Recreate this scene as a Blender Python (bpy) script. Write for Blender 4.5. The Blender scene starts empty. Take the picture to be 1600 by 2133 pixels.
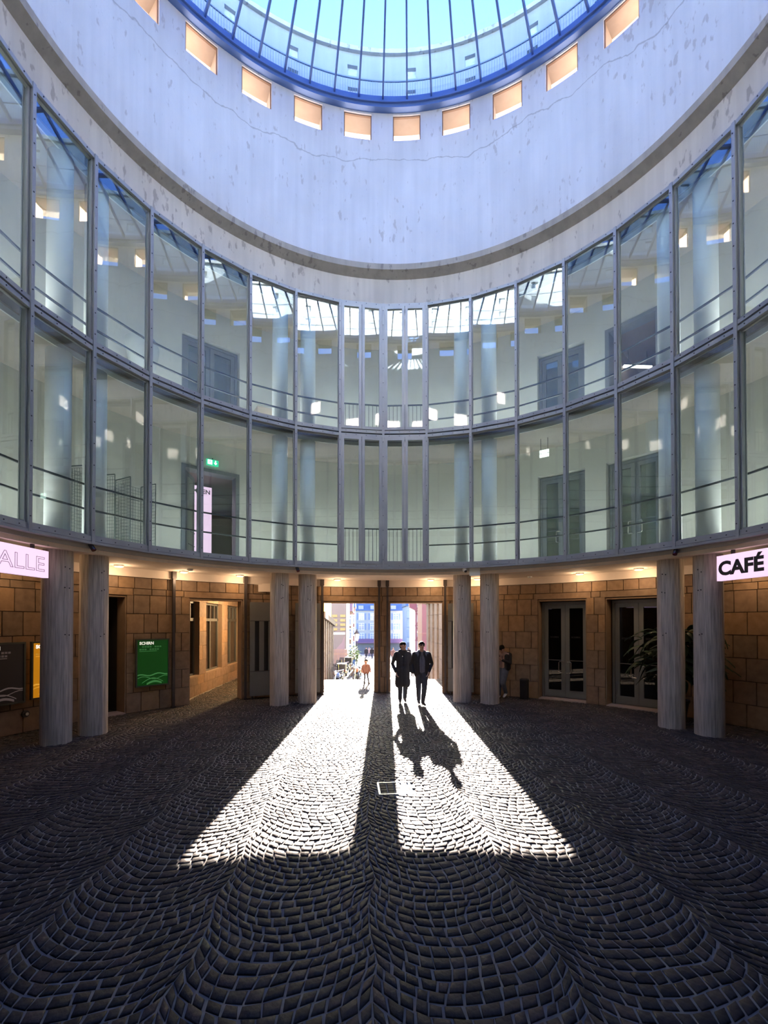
import bpy, math, random
import numpy as np
from mathutils import Vector, Matrix
R_ = random.Random(7)
NP = np.random.RandomState(11)
sc = bpy.context.scene
COL = sc.collection
D2R = math.pi/180

# ------------------------------------------------------------------ camera, sky, sun, exposure
CAM = Vector((-0.643, -6.977, 2.356)); YAW = 2.807*D2R; PITCH = 0.0135; FPX = 952.4
cd = bpy.data.cameras.new('camera'); co = bpy.data.objects.new('camera', cd); COL.objects.link(co)
cd.sensor_fit = 'HORIZONTAL'; cd.sensor_width = 36; cd.lens = 36*FPX/1600; cd.shift_y = 218.3/1600
cd.clip_start = .05; cd.clip_end = 500
co.location = CAM; co.rotation_euler = (math.pi/2+PITCH, 0, -YAW)
sc.camera = co
SUN_EL, SUN_AZ = 15.3*D2R, 2.9*D2R
w = bpy.data.worlds.new('sky'); sc.world = w; w.use_nodes = True
nt = w.node_tree; nt.nodes.clear()
wo = nt.nodes.new('ShaderNodeOutputWorld'); bg = nt.nodes.new('ShaderNodeBackground'); st = nt.nodes.new('ShaderNodeTexSky')
st.sky_type = 'NISHITA'; st.sun_disc = False; st.sun_elevation = SUN_EL; st.sun_rotation = SUN_AZ
st.air_density = 1.0; st.dust_density = 0.6; st.ozone_density = 1.5
bg.inputs['Strength'].default_value = 0.46
hs = nt.nodes.new('ShaderNodeHueSaturation'); hs.inputs['Hue'].default_value = .528; hs.inputs['Saturation'].default_value = 1.27; nt.links.new(st.outputs[0], hs.inputs['Color']); nt.links.new(hs.outputs[0], bg.inputs['Color']); nt.links.new(bg.outputs[0], wo.inputs[0])
sl = bpy.data.lights.new('sun', 'SUN'); so = bpy.data.objects.new('sun', sl); COL.objects.link(so)
sl.energy = 44.0; sl.color = (1.0, .85, .74); sl.angle = .0093
so.location = (1.5, 30, 40)
so.rotation_euler = Vector((math.sin(SUN_AZ)*math.cos(SUN_EL), math.cos(SUN_AZ)*math.cos(SUN_EL), math.sin(SUN_EL))).to_track_quat('Z', 'Y').to_euler()
sc.view_settings.view_transform = 'Standard'; sc.view_settings.look = 'None'
sc.view_settings.exposure = 1.62; sc.view_settings.gamma = 1.0; sc.view_settings.use_curve_mapping = False
cy = sc.cycles
cy.max_bounces = 12; cy.diffuse_bounces = 8; cy.glossy_bounces = 5; cy.transmission_bounces = 6; cy.transparent_max_bounces = 24
cy.caustics_reflective = False; cy.caustics_refractive = False; cy.use_denoising = True; cy.sample_clamp_indirect = 6.0

# ------------------------------------------------------------------ mesh helpers
def P(r, a, z): return (r*math.sin(a*D2R), r*math.cos(a*D2R), z)
class MB:
    def __init__(s): s.v = []; s.f = []; s.m = []; s.mi = 0
    def add(s, vs, fs):
        o = len(s.v); s.v += [tuple(q) for q in vs]; s.f += [tuple(i+o for i in f) for f in fs]; s.m += [s.mi]*len(fs); return s
    def hexa(s, c): return s.add(c, [(3,2,1,0),(4,5,6,7),(0,1,5,4),(1,2,6,5),(2,3,7,6),(3,0,4,7)])
    def box(s, x0, x1, y0, y1, z0, z1): return s.hexa([(x0,y0,z0),(x1,y0,z0),(x1,y1,z0),(x0,y1,z0),(x0,y0,z1),(x1,y0,z1),(x1,y1,z1),(x0,y1,z1)])
    def obox(s, c, sx, sy, sz, rz=0, M=None):
        M = M or Matrix.Rotation(rz, 3, 'Z'); c = Vector(c)
        q = [(-1,-1,-1),(1,-1,-1),(1,1,-1),(-1,1,-1),(-1,-1,1),(1,-1,1),(1,1,1),(-1,1,1)]
        return s.hexa([c+M@Vector((a*sx/2, b*sy/2, d*sz/2)) for a, b, d in q])
    def arc(s, r0, r1, a0, a1, z0, z1, step=2.0, z0b=None, z1b=None):
        n = max(1, int(math.ceil(abs(a1-a0)/step))); vs = []; fs = []
        z0b = z0 if z0b is None else z0b; z1b = z1 if z1b is None else z1b
        full = abs(a1-a0) > 359.9
        k = n if full else n+1
        for i in range(k):
            a = a0+(a1-a0)*i/n
            vs += [P(r0,a,z0), P(r1,a,z0b), P(r1,a,z1b), P(r0,a,z1)]
        for i in range(n):
            p, q = 4*i, 4*((i+1) % k)
            for j in range(4): fs.append((p+j, p+(j+1) % 4, q+(j+1) % 4, q+j))
        if not full: fs += [(3,2,1,0), (4*n, 4*n+1, 4*n+2, 4*n+3)]
        return s.add(vs, fs)
    def lathe(s, prof, n=24, c=(0,0,0), jr=None):
        vs = []; fs = []
        for i in range(n):
            a = 2*math.pi*i/n; k = jr[i] if jr else 0
            for r, z in prof: vs.append((c[0]+(r+k)*math.cos(a), c[1]+(r+k)*math.sin(a), c[2]+z))
        L = len(prof)
        for i in range(n):
            p, q = i*L, ((i+1) % n)*L
            for j in range(L-1): fs.append((p+j, q+j, q+j+1, p+j+1))
        fs.append(tuple(i*L for i in range(n))[::-1]); fs.append(tuple(i*L+L-1 for i in range(n)))
        return s.add(vs, fs)
    def tube(s, pts, r, n=6, r1=None):
        pts = [Vector(p) for p in pts]; vs = []; fs = []; L = len(pts); u = None
        for i, p in enumerate(pts):
            d = (pts[min(i+1, L-1)]-pts[max(i-1, 0)]).normalized()
            if u is None: u = d.orthogonal().normalized()
            u = (u-d*u.dot(d)).normalized(); v = d.cross(u); rr = r if r1 is None else r+(r1-r)*i/(L-1)
            for k in range(n):
                t = 2*math.pi*k/n; vs.append(p+u*(rr*math.cos(t))+v*(rr*math.sin(t)))
        for i in range(L-1):
            for k in range(n): fs.append((i*n+k, i*n+(k+1) % n, (i+1)*n+(k+1) % n, (i+1)*n+k))
        fs.append(tuple(range(n))[::-1]); fs.append(tuple((L-1)*n+k for k in range(n)))
        return s.add(vs, fs)
    def ball(s, c, r, n=10, sc_=(1,1,1)):
        vs = []; fs = []; m = n//2
        for i in range(m+1):
            t = math.pi*i/m
            for k in range(n):
                a = 2*math.pi*k/n; vs.append((c[0]+r*sc_[0]*math.sin(t)*math.cos(a), c[1]+r*sc_[1]*math.sin(t)*math.sin(a), c[2]+r*sc_[2]*math.cos(t)))
        for i in range(m):
            for k in range(n): fs.append((i*n+k, (i+1)*n+k, (i+1)*n+(k+1) % n, i*n+(k+1) % n))
        return s.add(vs, fs)
    def mesh(s, name, mats, smooth=False):
        me = bpy.data.meshes.new(name); me.from_pydata(s.v, [], s.f)
        for m in (mats if isinstance(mats, (list, tuple)) else [mats]): me.materials.append(m)
        if max(s.m, default=0) > 0: me.polygons.foreach_set('material_index', s.m)
        if smooth: me.polygons.foreach_set('use_smooth', [True]*len(me.polygons))
        me.update(); return me
    def build(s, name, mats, parent=None, smooth=False, loc=None, rz=None):
        return link(name, s.mesh(name, mats, smooth), parent, loc, rz)
def link(name, data, parent=None, loc=None, rz=None):
    o = bpy.data.objects.new(name, data); COL.objects.link(o)
    if parent is not None: o.parent = parent
    if loc is not None: o.location = loc
    if rz is not None: o.rotation_euler = (0, 0, rz)
    return o
def tag(o, label=None, cat=None, group=None, kind=None):
    for k, v in (('label', label), ('category', cat), ('group', group), ('kind', kind)):
        if v: o[k] = v
    return o
def thing(name, label, cat, loc=(0,0,0), rz=0, group=None):
    return tag(link(name, None, None, loc, rz), label, cat, group)
def struct(name, label=None, cat='building', loc=None, rz=None): return tag(link(name, None, None, loc, rz), label, None, None, 'structure')
def dup(root, loc=None, rz=None, label=None):
    c = root.copy(); COL.objects.link(c)
    if loc is not None: c.location = loc
    if rz is not None: c.rotation_euler = (0, 0, rz)
    if label: c['label'] = label
    for ch in list(root.children):
        d = ch.copy(); COL.objects.link(d); d.parent = c
        for g in list(ch.children):
            e = g.copy(); COL.objects.link(e); e.parent = d
    return c
def at(px, py, D):     # point of the place at horizontal depth D along the line of sight of a photo pixel
    x = (px-800)/FPX; z = -(py-1284.8)/FPX; c, s = math.cos(PITCH), math.sin(PITCH)
    y = c-s*z; zz = s+c*z; t = D/y; X = x*t; Y = D
    return Vector((CAM.x+X*math.cos(YAW)+Y*math.sin(YAW), CAM.y-X*math.sin(YAW)+Y*math.cos(YAW), CAM.z+zz*t))

# ------------------------------------------------------------------ materials
def lin(c): return tuple(((x/255+.055)/1.055)**2.4 if x > 10 else x/255/12.92 for x in c)+(1,)
def newmat(name):
    m = bpy.data.materials.new(name); m.use_nodes = True; t = m.node_tree
    return m, t, t.nodes['Principled BSDF']
def N(t, k, **kw):
    n = t.nodes.new('ShaderNode'+k)
    for a, b in kw.items(): setattr(n, a, b)
    return n
def ramp(t, src, stops):
    r = N(t, 'ValToRGB'); e = r.color_ramp.elements
    while len(e) < len(stops): e.new(.5)
    for i, (p, c) in enumerate(stops): e[i].position = p; e[i].color = c if len(c) == 4 else tuple(c)+(1,)
    t.links.new(src, r.inputs[0]); return r
def mul(c, k): return tuple(x*k for x in c[:3])+(1,)
def simple(name, col, rough=.6, metal=0, var=.12, scale=6, bump=.0, spec=.5, stretch=(1,1,1), emit=None):
    m, t, b = newmat(name)
    b.inputs['Roughness'].default_value = rough; b.inputs['Metallic'].default_value = metal; b.inputs['Specular IOR Level'].default_value = spec
    if var > 0 or bump > 0:
        tc = N(t, 'TexCoord'); mp = N(t, 'Mapping'); mp.inputs['Scale'].default_value = stretch; nz = N(t, 'TexNoise'); nz.inputs['Scale'].default_value = scale; nz.inputs['Detail'].default_value = 5
        t.links.new(tc.outputs['Object'], mp.inputs[0]); t.links.new(mp.outputs[0], nz.inputs['Vector'])
        r = ramp(t, nz.outputs['Fac'], [(.25, mul(col, 1-var)), (.75, mul(col, 1+var))]); t.links.new(r.outputs[0], b.inputs['Base Color'])
        if bump > 0:
            bp = N(t, 'Bump'); bp.inputs['Strength'].default_value = bump; bp.inputs['Distance'].default_value = .02
            t.links.new(nz.outputs['Fac'], bp.inputs['Height']); t.links.new(bp.outputs[0], b.inputs['Normal'])
    else: b.inputs['Base Color'].default_value = col
    if emit: b.inputs['Emission Color'].default_value = col; b.inputs['Emission Strength'].default_value = emit
    return m
def glass(name, tint, f0, k=.9):
    m = bpy.data.materials.new(name); m.use_nodes = True; t = m.node_tree; t.nodes.clear()
    o = N(t, 'OutputMaterial'); mx = N(t, 'MixShader'); tr = N(t, 'BsdfTransparent'); gl = N(t, 'BsdfGlossy'); lw = N(t, 'LayerWeight')
    lw.inputs['Blend'].default_value = .5; tr.inputs[0].default_value = tint; gl.inputs['Roughness'].default_value = 0; gl.inputs['Color'].default_value = (1,1,1,1)
    p = N(t, 'Math', operation='POWER'); p.inputs[1].default_value = 4.0; q = N(t, 'Math', operation='MULTIPLY_ADD'); q.inputs[1].default_value = k-f0; q.inputs[2].default_value = f0
    t.links.new(lw.outputs['Facing'], p.inputs[0]); t.links.new(p.outputs[0], q.inputs[0]); t.links.new(q.outputs[0], mx.inputs[0])
    t.links.new(tr.outputs[0], mx.inputs[1]); t.links.new(gl.outputs[0], mx.inputs[2]); t.links.new(mx.outputs[0], o.inputs[0]); return m
def wallmat(name, base, spot, spots=.62, streak=.10, crack=None, rough=.85):
    """plaster or concrete: cloudy tone, drip streaks, small worn spots, and an optional crack line"""
    m, t, b = newmat(name); b.inputs['Roughness'].default_value = rough; b.inputs['Specular IOR Level'].default_value = .25
    tc = N(t, 'TexCoord')
    def noise(sc3, scale, detail=4):
        mp = N(t, 'Mapping'); mp.inputs['Scale'].default_value = sc3; nz = N(t, 'TexNoise'); nz.inputs['Scale'].default_value = scale; nz.inputs['Detail'].default_value = detail
        t.links.new(tc.outputs['Object'], mp.inputs[0]); t.links.new(mp.outputs[0], nz.inputs['Vector']); return nz.outputs['Fac']
    a = ramp(t, noise((1,1,.6), .8), [(.3, mul(base, .90)), (.7, mul(base, 1.05))])
    s = ramp(t, noise((3,3,.12), 1.6), [(.35, (1-streak,)*3), (.6, (1,1,1))])
    mx = N(t, 'Mix', data_type='RGBA', blend_type='MULTIPLY'); mx.inputs[0].default_value = 1
    t.links.new(a.outputs[0], mx.inputs[6]); t.links.new(s.outputs[0], mx.inputs[7])
    sp = noise((1,1,.40), 7.0, 3); big = noise((1,1,1), .33, 2)
    ad = N(t, 'Math', operation='MULTIPLY_ADD'); ad.inputs[1].default_value = .35; t.links.new(big, ad.inputs[0]); t.links.new(sp, ad.inputs[2])
    r = ramp(t, ad.outputs[0], [(spots+.19, (0,0,0)), (spots+.25, (1,1,1))])
    m2 = N(t, 'Mix', data_type='RGBA'); m2.inputs[7].default_value = spot
    f = N(t, 'Math', operation='MULTIPLY'); f.inputs[1].default_value = .6; t.links.new(r.outputs[0], f.inputs[0]); t.links.new(f.outputs[0], m2.inputs[0]); t.links.new(mx.outputs[2], m2.inputs[6])
    out = m2.outputs[2]
    if crack:
        sx = N(t, 'SeparateXYZ'); t.links.new(tc.outputs['Object'], sx.inputs[0])
        q = N(t, 'Math', operation='MULTIPLY_ADD'); q.inputs[1].default_value = 1.5; q.inputs[2].default_value = -(crack+.75); t.links.new(noise((1,1,1), .55, 6), q.inputs[0])
        ad2 = N(t, 'Math', operation='ADD'); t.links.new(sx.outputs[2], ad2.inputs[0]); t.links.new(q.outputs[0], ad2.inputs[1])
        ab = N(t, 'Math', operation='ABSOLUTE'); t.links.new(ad2.outputs[0], ab.inputs[0])
        cr = ramp(t, ab.outputs[0], [(.008, (.45,.42,.40)), (.03, (1,1,1))])
        m3 = N(t, 'Mix', data_type='RGBA', blend_type='MULTIPLY'); m3.inputs[0].default_value = .55; t.links.new(out, m3.inputs[6]); t.links.new(cr.outputs[0], m3.inputs[7]); out = m3.outputs[2]
    t.links.new(out, b.inputs['Base Color'])
    bp = N(t, 'Bump'); bp.inputs['Strength'].default_value = .15; bp.inputs['Distance'].default_value = .02; t.links.new(noise((1,1,1), 14, 4), bp.inputs['Height']); t.links.new(bp.outputs[0], b.inputs['Normal'])
    return m
def stonemat(name, cols, rough=.8, bump=.25):
    m, t, b = newmat(name); b.inputs['Roughness'].default_value = rough; b.inputs['Specular IOR Level'].default_value = .3
    oi = N(t, 'ObjectInfo'); r = ramp(t, oi.outputs['Random'], [(i/(len(cols)-1), c) for i, c in enumerate(cols)])
    tc = N(t, 'TexCoord'); nz = N(t, 'TexNoise'); nz.inputs['Scale'].default_value = 7; nz.inputs['Detail'].default_value = 6; t.links.new(tc.outputs['Object'], nz.inputs['Vector'])
    v = ramp(t, nz.outputs['Fac'], [(.3, (.80,.78,.74)), (.7, (1.1,1.1,1.1))])
    mx = N(t, 'Mix', data_type='RGBA', blend_type='MULTIPLY'); mx.inputs[0].default_value = 1; t.links.new(r.outputs[0], mx.inputs[6]); t.links.new(v.outputs[0], mx.inputs[7])
    t.links.new(mx.outputs[2], b.inputs['Base Color'])
    bp = N(t, 'Bump'); bp.inputs['Strength'].default_value = bump; bp.inputs['Distance'].default_value = .01; t.links.new(nz.outputs['Fac'], bp.inputs['Height']); t.links.new(bp.outputs[0], b.inputs['Normal'])
    return m
M = {}
M['steel'] = simple('steel_grey_paint', (.38,.385,.40,1), .42, .25, .06, 3)
M['steel_dark'] = simple('steel_dark', (.03,.032,.036,1), .5, .2, .1, 4)
M['bolt'] = simple('bolt_dark', (.05,.05,.06,1), .5, .5, 0)
M['pane'] = glass('clear_green_glass', (.935,.985,.97,1), .085)
M['dome_glass'] = glass('blue_tinted_glass', (.755,.892,1.0,1), .04, .7)
M['dark_glass'] = glass('dark_door_glass', (.42,.45,.42,1), .05, .8)
M['street_glass'] = glass('street_glass', (.6,.65,.7,1), .12, .8)
M['plaster'] = wallmat('drum_plaster', (.70,.69,.70,1), (.44,.40,.39,1), .62, .07, 18.35)
M['reveal'] = simple('window_reveal', (.33,.265,.22,1), .8, 0, .05, 5)
M['copper'] = simple('brown_window_frame', (.20,.12,.08,1), .6, 0, .1, 5)
M['concrete'] = wallmat('band_concrete', (.70,.64,.57,1), (.30,.25,.22,1), .60, .12)
M['ledge'] = wallmat('ledge_concrete', (.46,.42,.37,1), (.20,.18,.17,1), .60, .15)
M['column'] = simple('column_concrete', (.47,.41,.35,1), .8, 0, .42, 5, .3, .3, (6,6,.35))
M['fascia'] = wallmat('fascia_plaster', (.90,.76,.63,1), (.40,.33,.28,1), .70, .08)
M['soffit'] = simple('soffit_plaster', (.70,.61,.54,1), .8, 0, .05, 3)
M['gal_wall'] = simple('gallery_wall', (.60,.59,.54,1), .85, 0, .04, 2)
M['gal_ceiling'] = simple('gallery_ceiling', (.52,.46,.40,1), .85, 0, .06, 2)
M['gal_floor'] = simple('gallery_floor', (.5,.48,.45,1), .5, 0, .08, 2)
M['white_column'] = simple('white_column_paint', (.92,.92,.91,1), .5, 0, .02, 3); M['white'] = simple('white_paint', (.80,.80,.78,1), .55, 0, .03, 3)
M['gal_door'] = simple('grey_door_paint', (.16,.175,.19,1), .5, .1, .05, 3)
M['stone'] = stonemat('sandstone', [(.27,.175,.11,1), (.235,.165,.115,1), (.30,.185,.10,1), (.25,.17,.12,1), (.20,.14,.095,1), (.31,.20,.12,1)])
M['mortar'] = simple('wall_mortar', (.12,.085,.06,1), .9, 0, .1, 6)
M['jamb'] = simple('sandstone_reveal', (.25,.17,.11,1), .85, 0, .12, 3, .2)
M['joint'] = simple('paving_joint', (.23,.205,.165,1), .95, 0, .25, 9, .3)
M['pipe'] = simple('post_steel', (.06,.05,.05,1), .45, .4, .1, 5)
M['gate'] = simple('gate_sheet', (.17,.17,.165,1), .5, .35, .10, 2)
M['black'] = simple('black_paint', (.012,.012,.013,1), .5, 0, 0)
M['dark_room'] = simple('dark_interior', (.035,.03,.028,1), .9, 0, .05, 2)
M['chrome'] = simple('polished_steel', (.75,.74,.72,1), .25, .9, 0)
M['rail'] = simple('rail_paint', (.05,.055,.065,1), .45, .2, .05, 4)
def cobblemat():
    m, t, b = newmat('basalt_setts')
    at_ = N(t, 'Attribute'); at_.attribute_name = 'tone'; at_.attribute_type = 'GEOMETRY'
    r = ramp(t, at_.outputs['Fac'], [(0, (.032,.028,.023,1)), (.5, (.048,.041,.034,1)), (.8, (.064,.052,.041,1)), (1, (.086,.064,.049,1))])
    tc = N(t, 'TexCoord'); nz = N(t, 'TexNoise'); nz.inputs['Scale'].default_value = 28; nz.inputs['Detail'].default_value = 5; t.links.new(tc.outputs['Object'], nz.inputs['Vector'])
    v = ramp(t, nz.outputs['Fac'], [(.3, (.7,.7,.7)), (.7, (1.25,1.25,1.25))])
    mx = N(t, 'Mix', data_type='RGBA', blend_type='MULTIPLY'); mx.inputs[0].default_value = 1; t.links.new(r.outputs[0], mx.inputs[6]); t.links.new(v.outputs[0], mx.inputs[7]); t.links.new(mx.outputs[2], b.inputs['Base Color'])
    b.inputs['Roughness'].default_value = .65; b.inputs['Specular IOR Level'].default_value = .14
    bp = N(t, 'Bump'); bp.inputs['Strength'].default_value = .5; bp.inputs['Distance'].default_value = .012; t.links.new(nz.outputs['Fac'], bp.inputs['Height']); t.links.new(bp.outputs[0], b.inputs['Normal'])
    return m
M['cobble'] = cobblemat()
def emis(name, col, s): return simple(name, col, .5, 0, 0, emit=s)

# ------------------------------------------------------------------ big structure
RG, RW, RD = 6.6, 8.55, 8.62
# ground-floor openings (angles): dark recess, side passage, two middle portals, two glass doors
OPEN = [(-58.6,-52.2), (-40.9,-30.4), (-12.9,-1.2), (2.1,14.1), (34.6,44.1), (47.6,57.2)]
def ring_wall(mb, r0, r1, a0, a1, z0, z1, opens, oz0, oz1):
    a = a0
    for b0, b1 in sorted(opens):
        if b1 <= a0 or b0 >= a1: continue
        if b0 > a: mb.arc(r0, r1, a, b0, z0, z1)
        if oz0 > z0: mb.arc(r0, r1, b0, b1, z0, oz0)
        if oz1 < z1: mb.arc(r0, r1, b0, b1, oz1, z1)
        a = b1
    if a < a1: mb.arc(r0, r1, a, a1, z0, z1)
walls = {}
for nm, a0, a1, lab in (('wall_left', -180, -13.6, 'curved sandstone block wall left of the portals'), ('wall_back', -13.6, 14.8, 'sandstone wall with two tall portals around a middle pier'), ('wall_right', 14.8, 180, 'curved sandstone block wall right of the portals')):
    s = tag(link(nm, None), lab, None, None, 'structure'); walls[nm] = s
    mb = MB(); ring_wall(mb, 8.60, 9.0, a0, a1, -.1, 3.8, OPEN, -.1, 3.06); mb.build('wall_backing', M['mortar'], s)
    mb = MB()
    for b0, b1 in OPEN:
        if a0 <= b0 and b1 <= a1:
            mb.arc(8.57, 9.0, b0, b0+.16, 0, 3.06); mb.arc(8.57, 9.0, b1-.16, b1, 0, 3.06); mb.arc(8.57, 9.0, b0, b1, 3.03, 3.07)
    mb.build('reveal_stones', M['jamb'], s)
    mb = MB(); mb.arc(8.49, 8.62, a0, a1, 3.57, 3.80); mb.build('plaster_band', M['soffit'], s)
# the stone blocks, one object each
courses = [(0,.52),(.52,1.04),(1.04,1.56),(1.56,2.08),(2.08,2.60),(2.60,3.10),(3.10,3.27),(3.27,3.565)]
def block(a0, a1, z0, z1, dr=0.):
    g = .010/8.55/D2R; mb = MB(); r = RW-dr
    mb.arc(r, 8.605, a0+g, a1-g, z0+.008, z1-.008, 3.2)
    mid = (a0+a1)/2
    nm = 'wall_left' if mid < -13.6 else 'wall_back' if mid < 14.8 else 'wall_right'
    return mb.build('stone_block', M['stone'], walls[nm])
for ci, (z0, z1) in enumerate(courses):
    spans = []; a = -92
    cuts = OPEN if ci < 6 else [(b0-1.1, b1+1.1) for b0, b1 in OPEN[:2]]+[(-13.6, 14.8)]+[(b0-.9, b1+.9) for b0, b1 in OPEN[4:]] if ci == 6 else []
    for b0, b1 in cuts+[(92, 99)]:
        if b0 > a: spans.append((a, b0))
        a = b1
    for s0, s1 in spans:
        wdeg = (.455 if ci < 6 else .50 if ci == 6 else .42)/8.55/D2R
        n = max(1, round((s1-s0)/wdeg)); st_ = (s1-s0)/n; off = .5 if ci % 2 else 0
        edges = [s0]+[s0+(i+off)*st_+R_.uniform(-.25,.25) for i in range(n+1) if s0+.7 < s0+(i+off)*st_ < s1-.7]+[s1]
        if s1-s0 < 4 and ci < 6: edges = [s0, s0+(s1-s0)*(.42 if ci % 2 else .62), s1]
        for e0, e1 in zip(edges, edges[1:]): block(e0, e1, z0, z1, R_.uniform(0,.006))
for b0, b1 in OPEN: # long lintel stones
    e0, e1 = (b0-1.1, b1+1.1)
    if b0 == -12.9: e0, e1 = -13.6, .45
    elif b0 == 2.1: e0, e1 = .45, 14.8
    elif b0 > 30: e0, e1 = b0-.9, b1+.9
    block(e0, e1, 3.08, 3.27, .012)
# ground-floor soffit with fascia, gallery floors, galleries wall, roof band and ledge
mb = MB(); mb.arc(6.76, 8.62, 0, 360, 3.79, 3.86); s = mb.build('ceiling', M['soffit']); tag(s, 'plastered ring soffit over the colonnade', None, None, 'structure')
mb = MB(); mb.arc(6.72, 6.90, 0, 360, 3.785, 4.03); s = mb.build('trim_1', M['fascia'], smooth=False); tag(s, 'cream plaster fascia below the glazing', None, None, 'structure')
mb = MB(); mb.arc(6.68, 8.7, 0, 360, 3.87, 4.06); tag(mb.build('floor_gallery', M['gal_floor']), 'lower gallery floor behind the glazing', None, None, 'structure')
mb = MB(); mb.arc(6.98, 8.7, 0, 360, 7.77, 7.96); mb.mi = 1; mb.arc(6.95, 6.98, 0, 360, 7.765, 7.875); mb.mi = 2; mb.arc(6.66, 6.98, 0, 360, 7.93, 7.97)
tag(mb.build('ceiling_gallery', [M['gal_ceiling'], M['white'], M['steel_dark']]), 'lower gallery ceiling with a pale edge strip', None, None, 'structure')
mb = MB(); mb.arc(6.98, 8.7, 0, 360, 11.72, 11.9); mb.mi = 1; mb.arc(6.95, 6.98, 0, 360, 11.70, 11.82); mb.mi = 2; mb.arc(6.66, 6.98, 0, 360, 11.9, 11.94)
tag(mb.build('ceiling_upper', [M['gal_ceiling'], M['white'], M['steel_dark']]), 'upper gallery ceiling with a pale edge strip', None, None, 'structure')
GOP = [(-42.5,-31.1), (34.6,43.9), (47.8,57.4)]
mb = MB(); ring_wall(mb, 8.6, 9.0, -180, 180, 3.9, 7.8, GOP, 3.9, 6.95); ring_wall(mb, 8.6, 9.0, -180, 180, 7.8, 13.2, GOP, 7.96, 10.78)
tag(mb.build('wall_gallery', M['gal_wall']), 'pale back wall of the glazed galleries', None, None, 'structure')
mb = MB(); mb.arc(6.70, 7.2, 0, 360, 11.92, 12.74, 2.0); tag(mb.build('trim_2', M['concrete'], smooth=False), 'concrete ring band above the glazing', None, None, 'structure')
mb = MB(); mb.arc(6.50, 6.72, 0, 360, 12.90, 13.07, 1.5, 12.72, 13.07); mb.arc(6.70, 8.7, 0, 360, 12.74, 13.07, 2.0); tag(mb.build('trim_3', M['ledge']), 'projecting concrete ledge below the white drum', None, None, 'structure')
# the drum with 32 deep window openings
WC = [.4+11.25*(k+.5) for k in range(32)]; HW = 3.17; ZS, ZH = 19.06, 19.95
mb = MB(); mb.arc(RD, 9.3, 0, 360, 12.9, ZS, 1.5); mb.arc(RD, 9.3, 0, 360, ZH, 20.3, 1.5)
for c in WC: mb.arc(RD, 9.3, c+HW, c+11.25-HW, ZS, ZH, 1.7)
tag(mb.build('wall_drum', M['plaster']), 'white plastered drum with a ring of deep windows', None, None, 'structure')
for i, c in enumerate(WC):
    s = tag(link('window_%d' % (65+i), None), None, None, None, 'structure')
    mb = MB(); g = .004
    for a, b in ((c-HW, c-HW+.22), (c+HW-.22, c+HW)): mb.arc(8.66, 8.72, a+g, b-g, ZS, ZH)
    mb.arc(8.66, 8.72, c-HW, c+HW, ZH-.03, ZH); mb.arc(8.66, 8.72, c-HW, c+HW, ZS, ZS+.025); mb.build('window_frame', M['copper'], s)
    mb = MB(); mb.arc(8.73, 9.28, c-HW+.02, c+HW-.02, ZH-.012, ZH, 2); mb.arc(8.73, 9.28, c-HW, c-HW+.09, ZS, ZH, 2); mb.arc(8.73, 9.28, c+HW-.09, c+HW, ZS, ZH, 2); mb.build('reveal_lining', M['reveal'], s)
# drum top, kerb, railing, outer parapet
mb = MB(); mb.arc(8.55, 9.9, 0, 360, 20.18, 20.36); mb.mi = 1; mb.arc(9.0, 9.12, 0, 360, 20.36, 20.98); tag(mb.build('trim_4', [M['concrete'], simple('kerb_paint', (.62,.64,.66,1), .7)]), 'roof walkway kerb around the glass roof', None, None, 'structure')
M['parapet'] = wallmat('parapet_render', (.52,.50,.48,1), (.5,.44,.38,1), .62, .08)
par = tag(link('wall_parapet', None), 'round outer parapet wall behind the glass roof', None, None, 'structure')
PW = [.5+12.857*(k+.5) for k in range(28)]
mb = MB(); aw = 1.1
for z0, z1 in ((20.36,21.55), (21.92,22.35), (22.74,23.2)): mb.arc(9.55, 9.85, 0, 360, z0, z1)
for c in PW:
    for z0, z1 in ((21.55,21.92), (22.35,22.74)): mb.arc(9.55, 9.85, c+aw, c+12.857-aw, z0, z1)
mb.build('parapet_wall', M['parapet'], par)
mb = MB(); mb.arc(9.44, 9.95, 0, 360, 23.2, 23.36); mb.build('coping', M['concrete'], par)
M['frost'] = simple('pale_blind', (.72,.72,.72,1), .7, 0, .25, 6)
for c in PW:
    for z0, z1 in ((21.55,21.92), (22.35,22.74)):
        mb = MB(); mb.arc(9.66, 9.69, c-aw, c+aw, z0, z1); mb.build('window_panel', M['frost'], par)
rl = thing('roof_railing', 'slim barred railing around the walkway outside the glass roof', 'railing')
M['roofrail'] = simple('roof_rail_paint', (.30,.33,.38,1), .5, .2, 0)
for nm, z in (('top_rail', 21.66), ('bottom_rail', 21.02)): mb = MB(); mb.arc(9.03, 9.07, 0, 360, z-.02, z+.02, 2); mb.build(nm, M['roofrail'], rl)
mb = MB()
for i in range(640): mb.arc(9.042, 9.056, i*.5625, i*.5625+.09, 21.02, 21.66)
mb.build('bars', M['roofrail'], rl)['kind'] = 'stuff'
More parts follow.
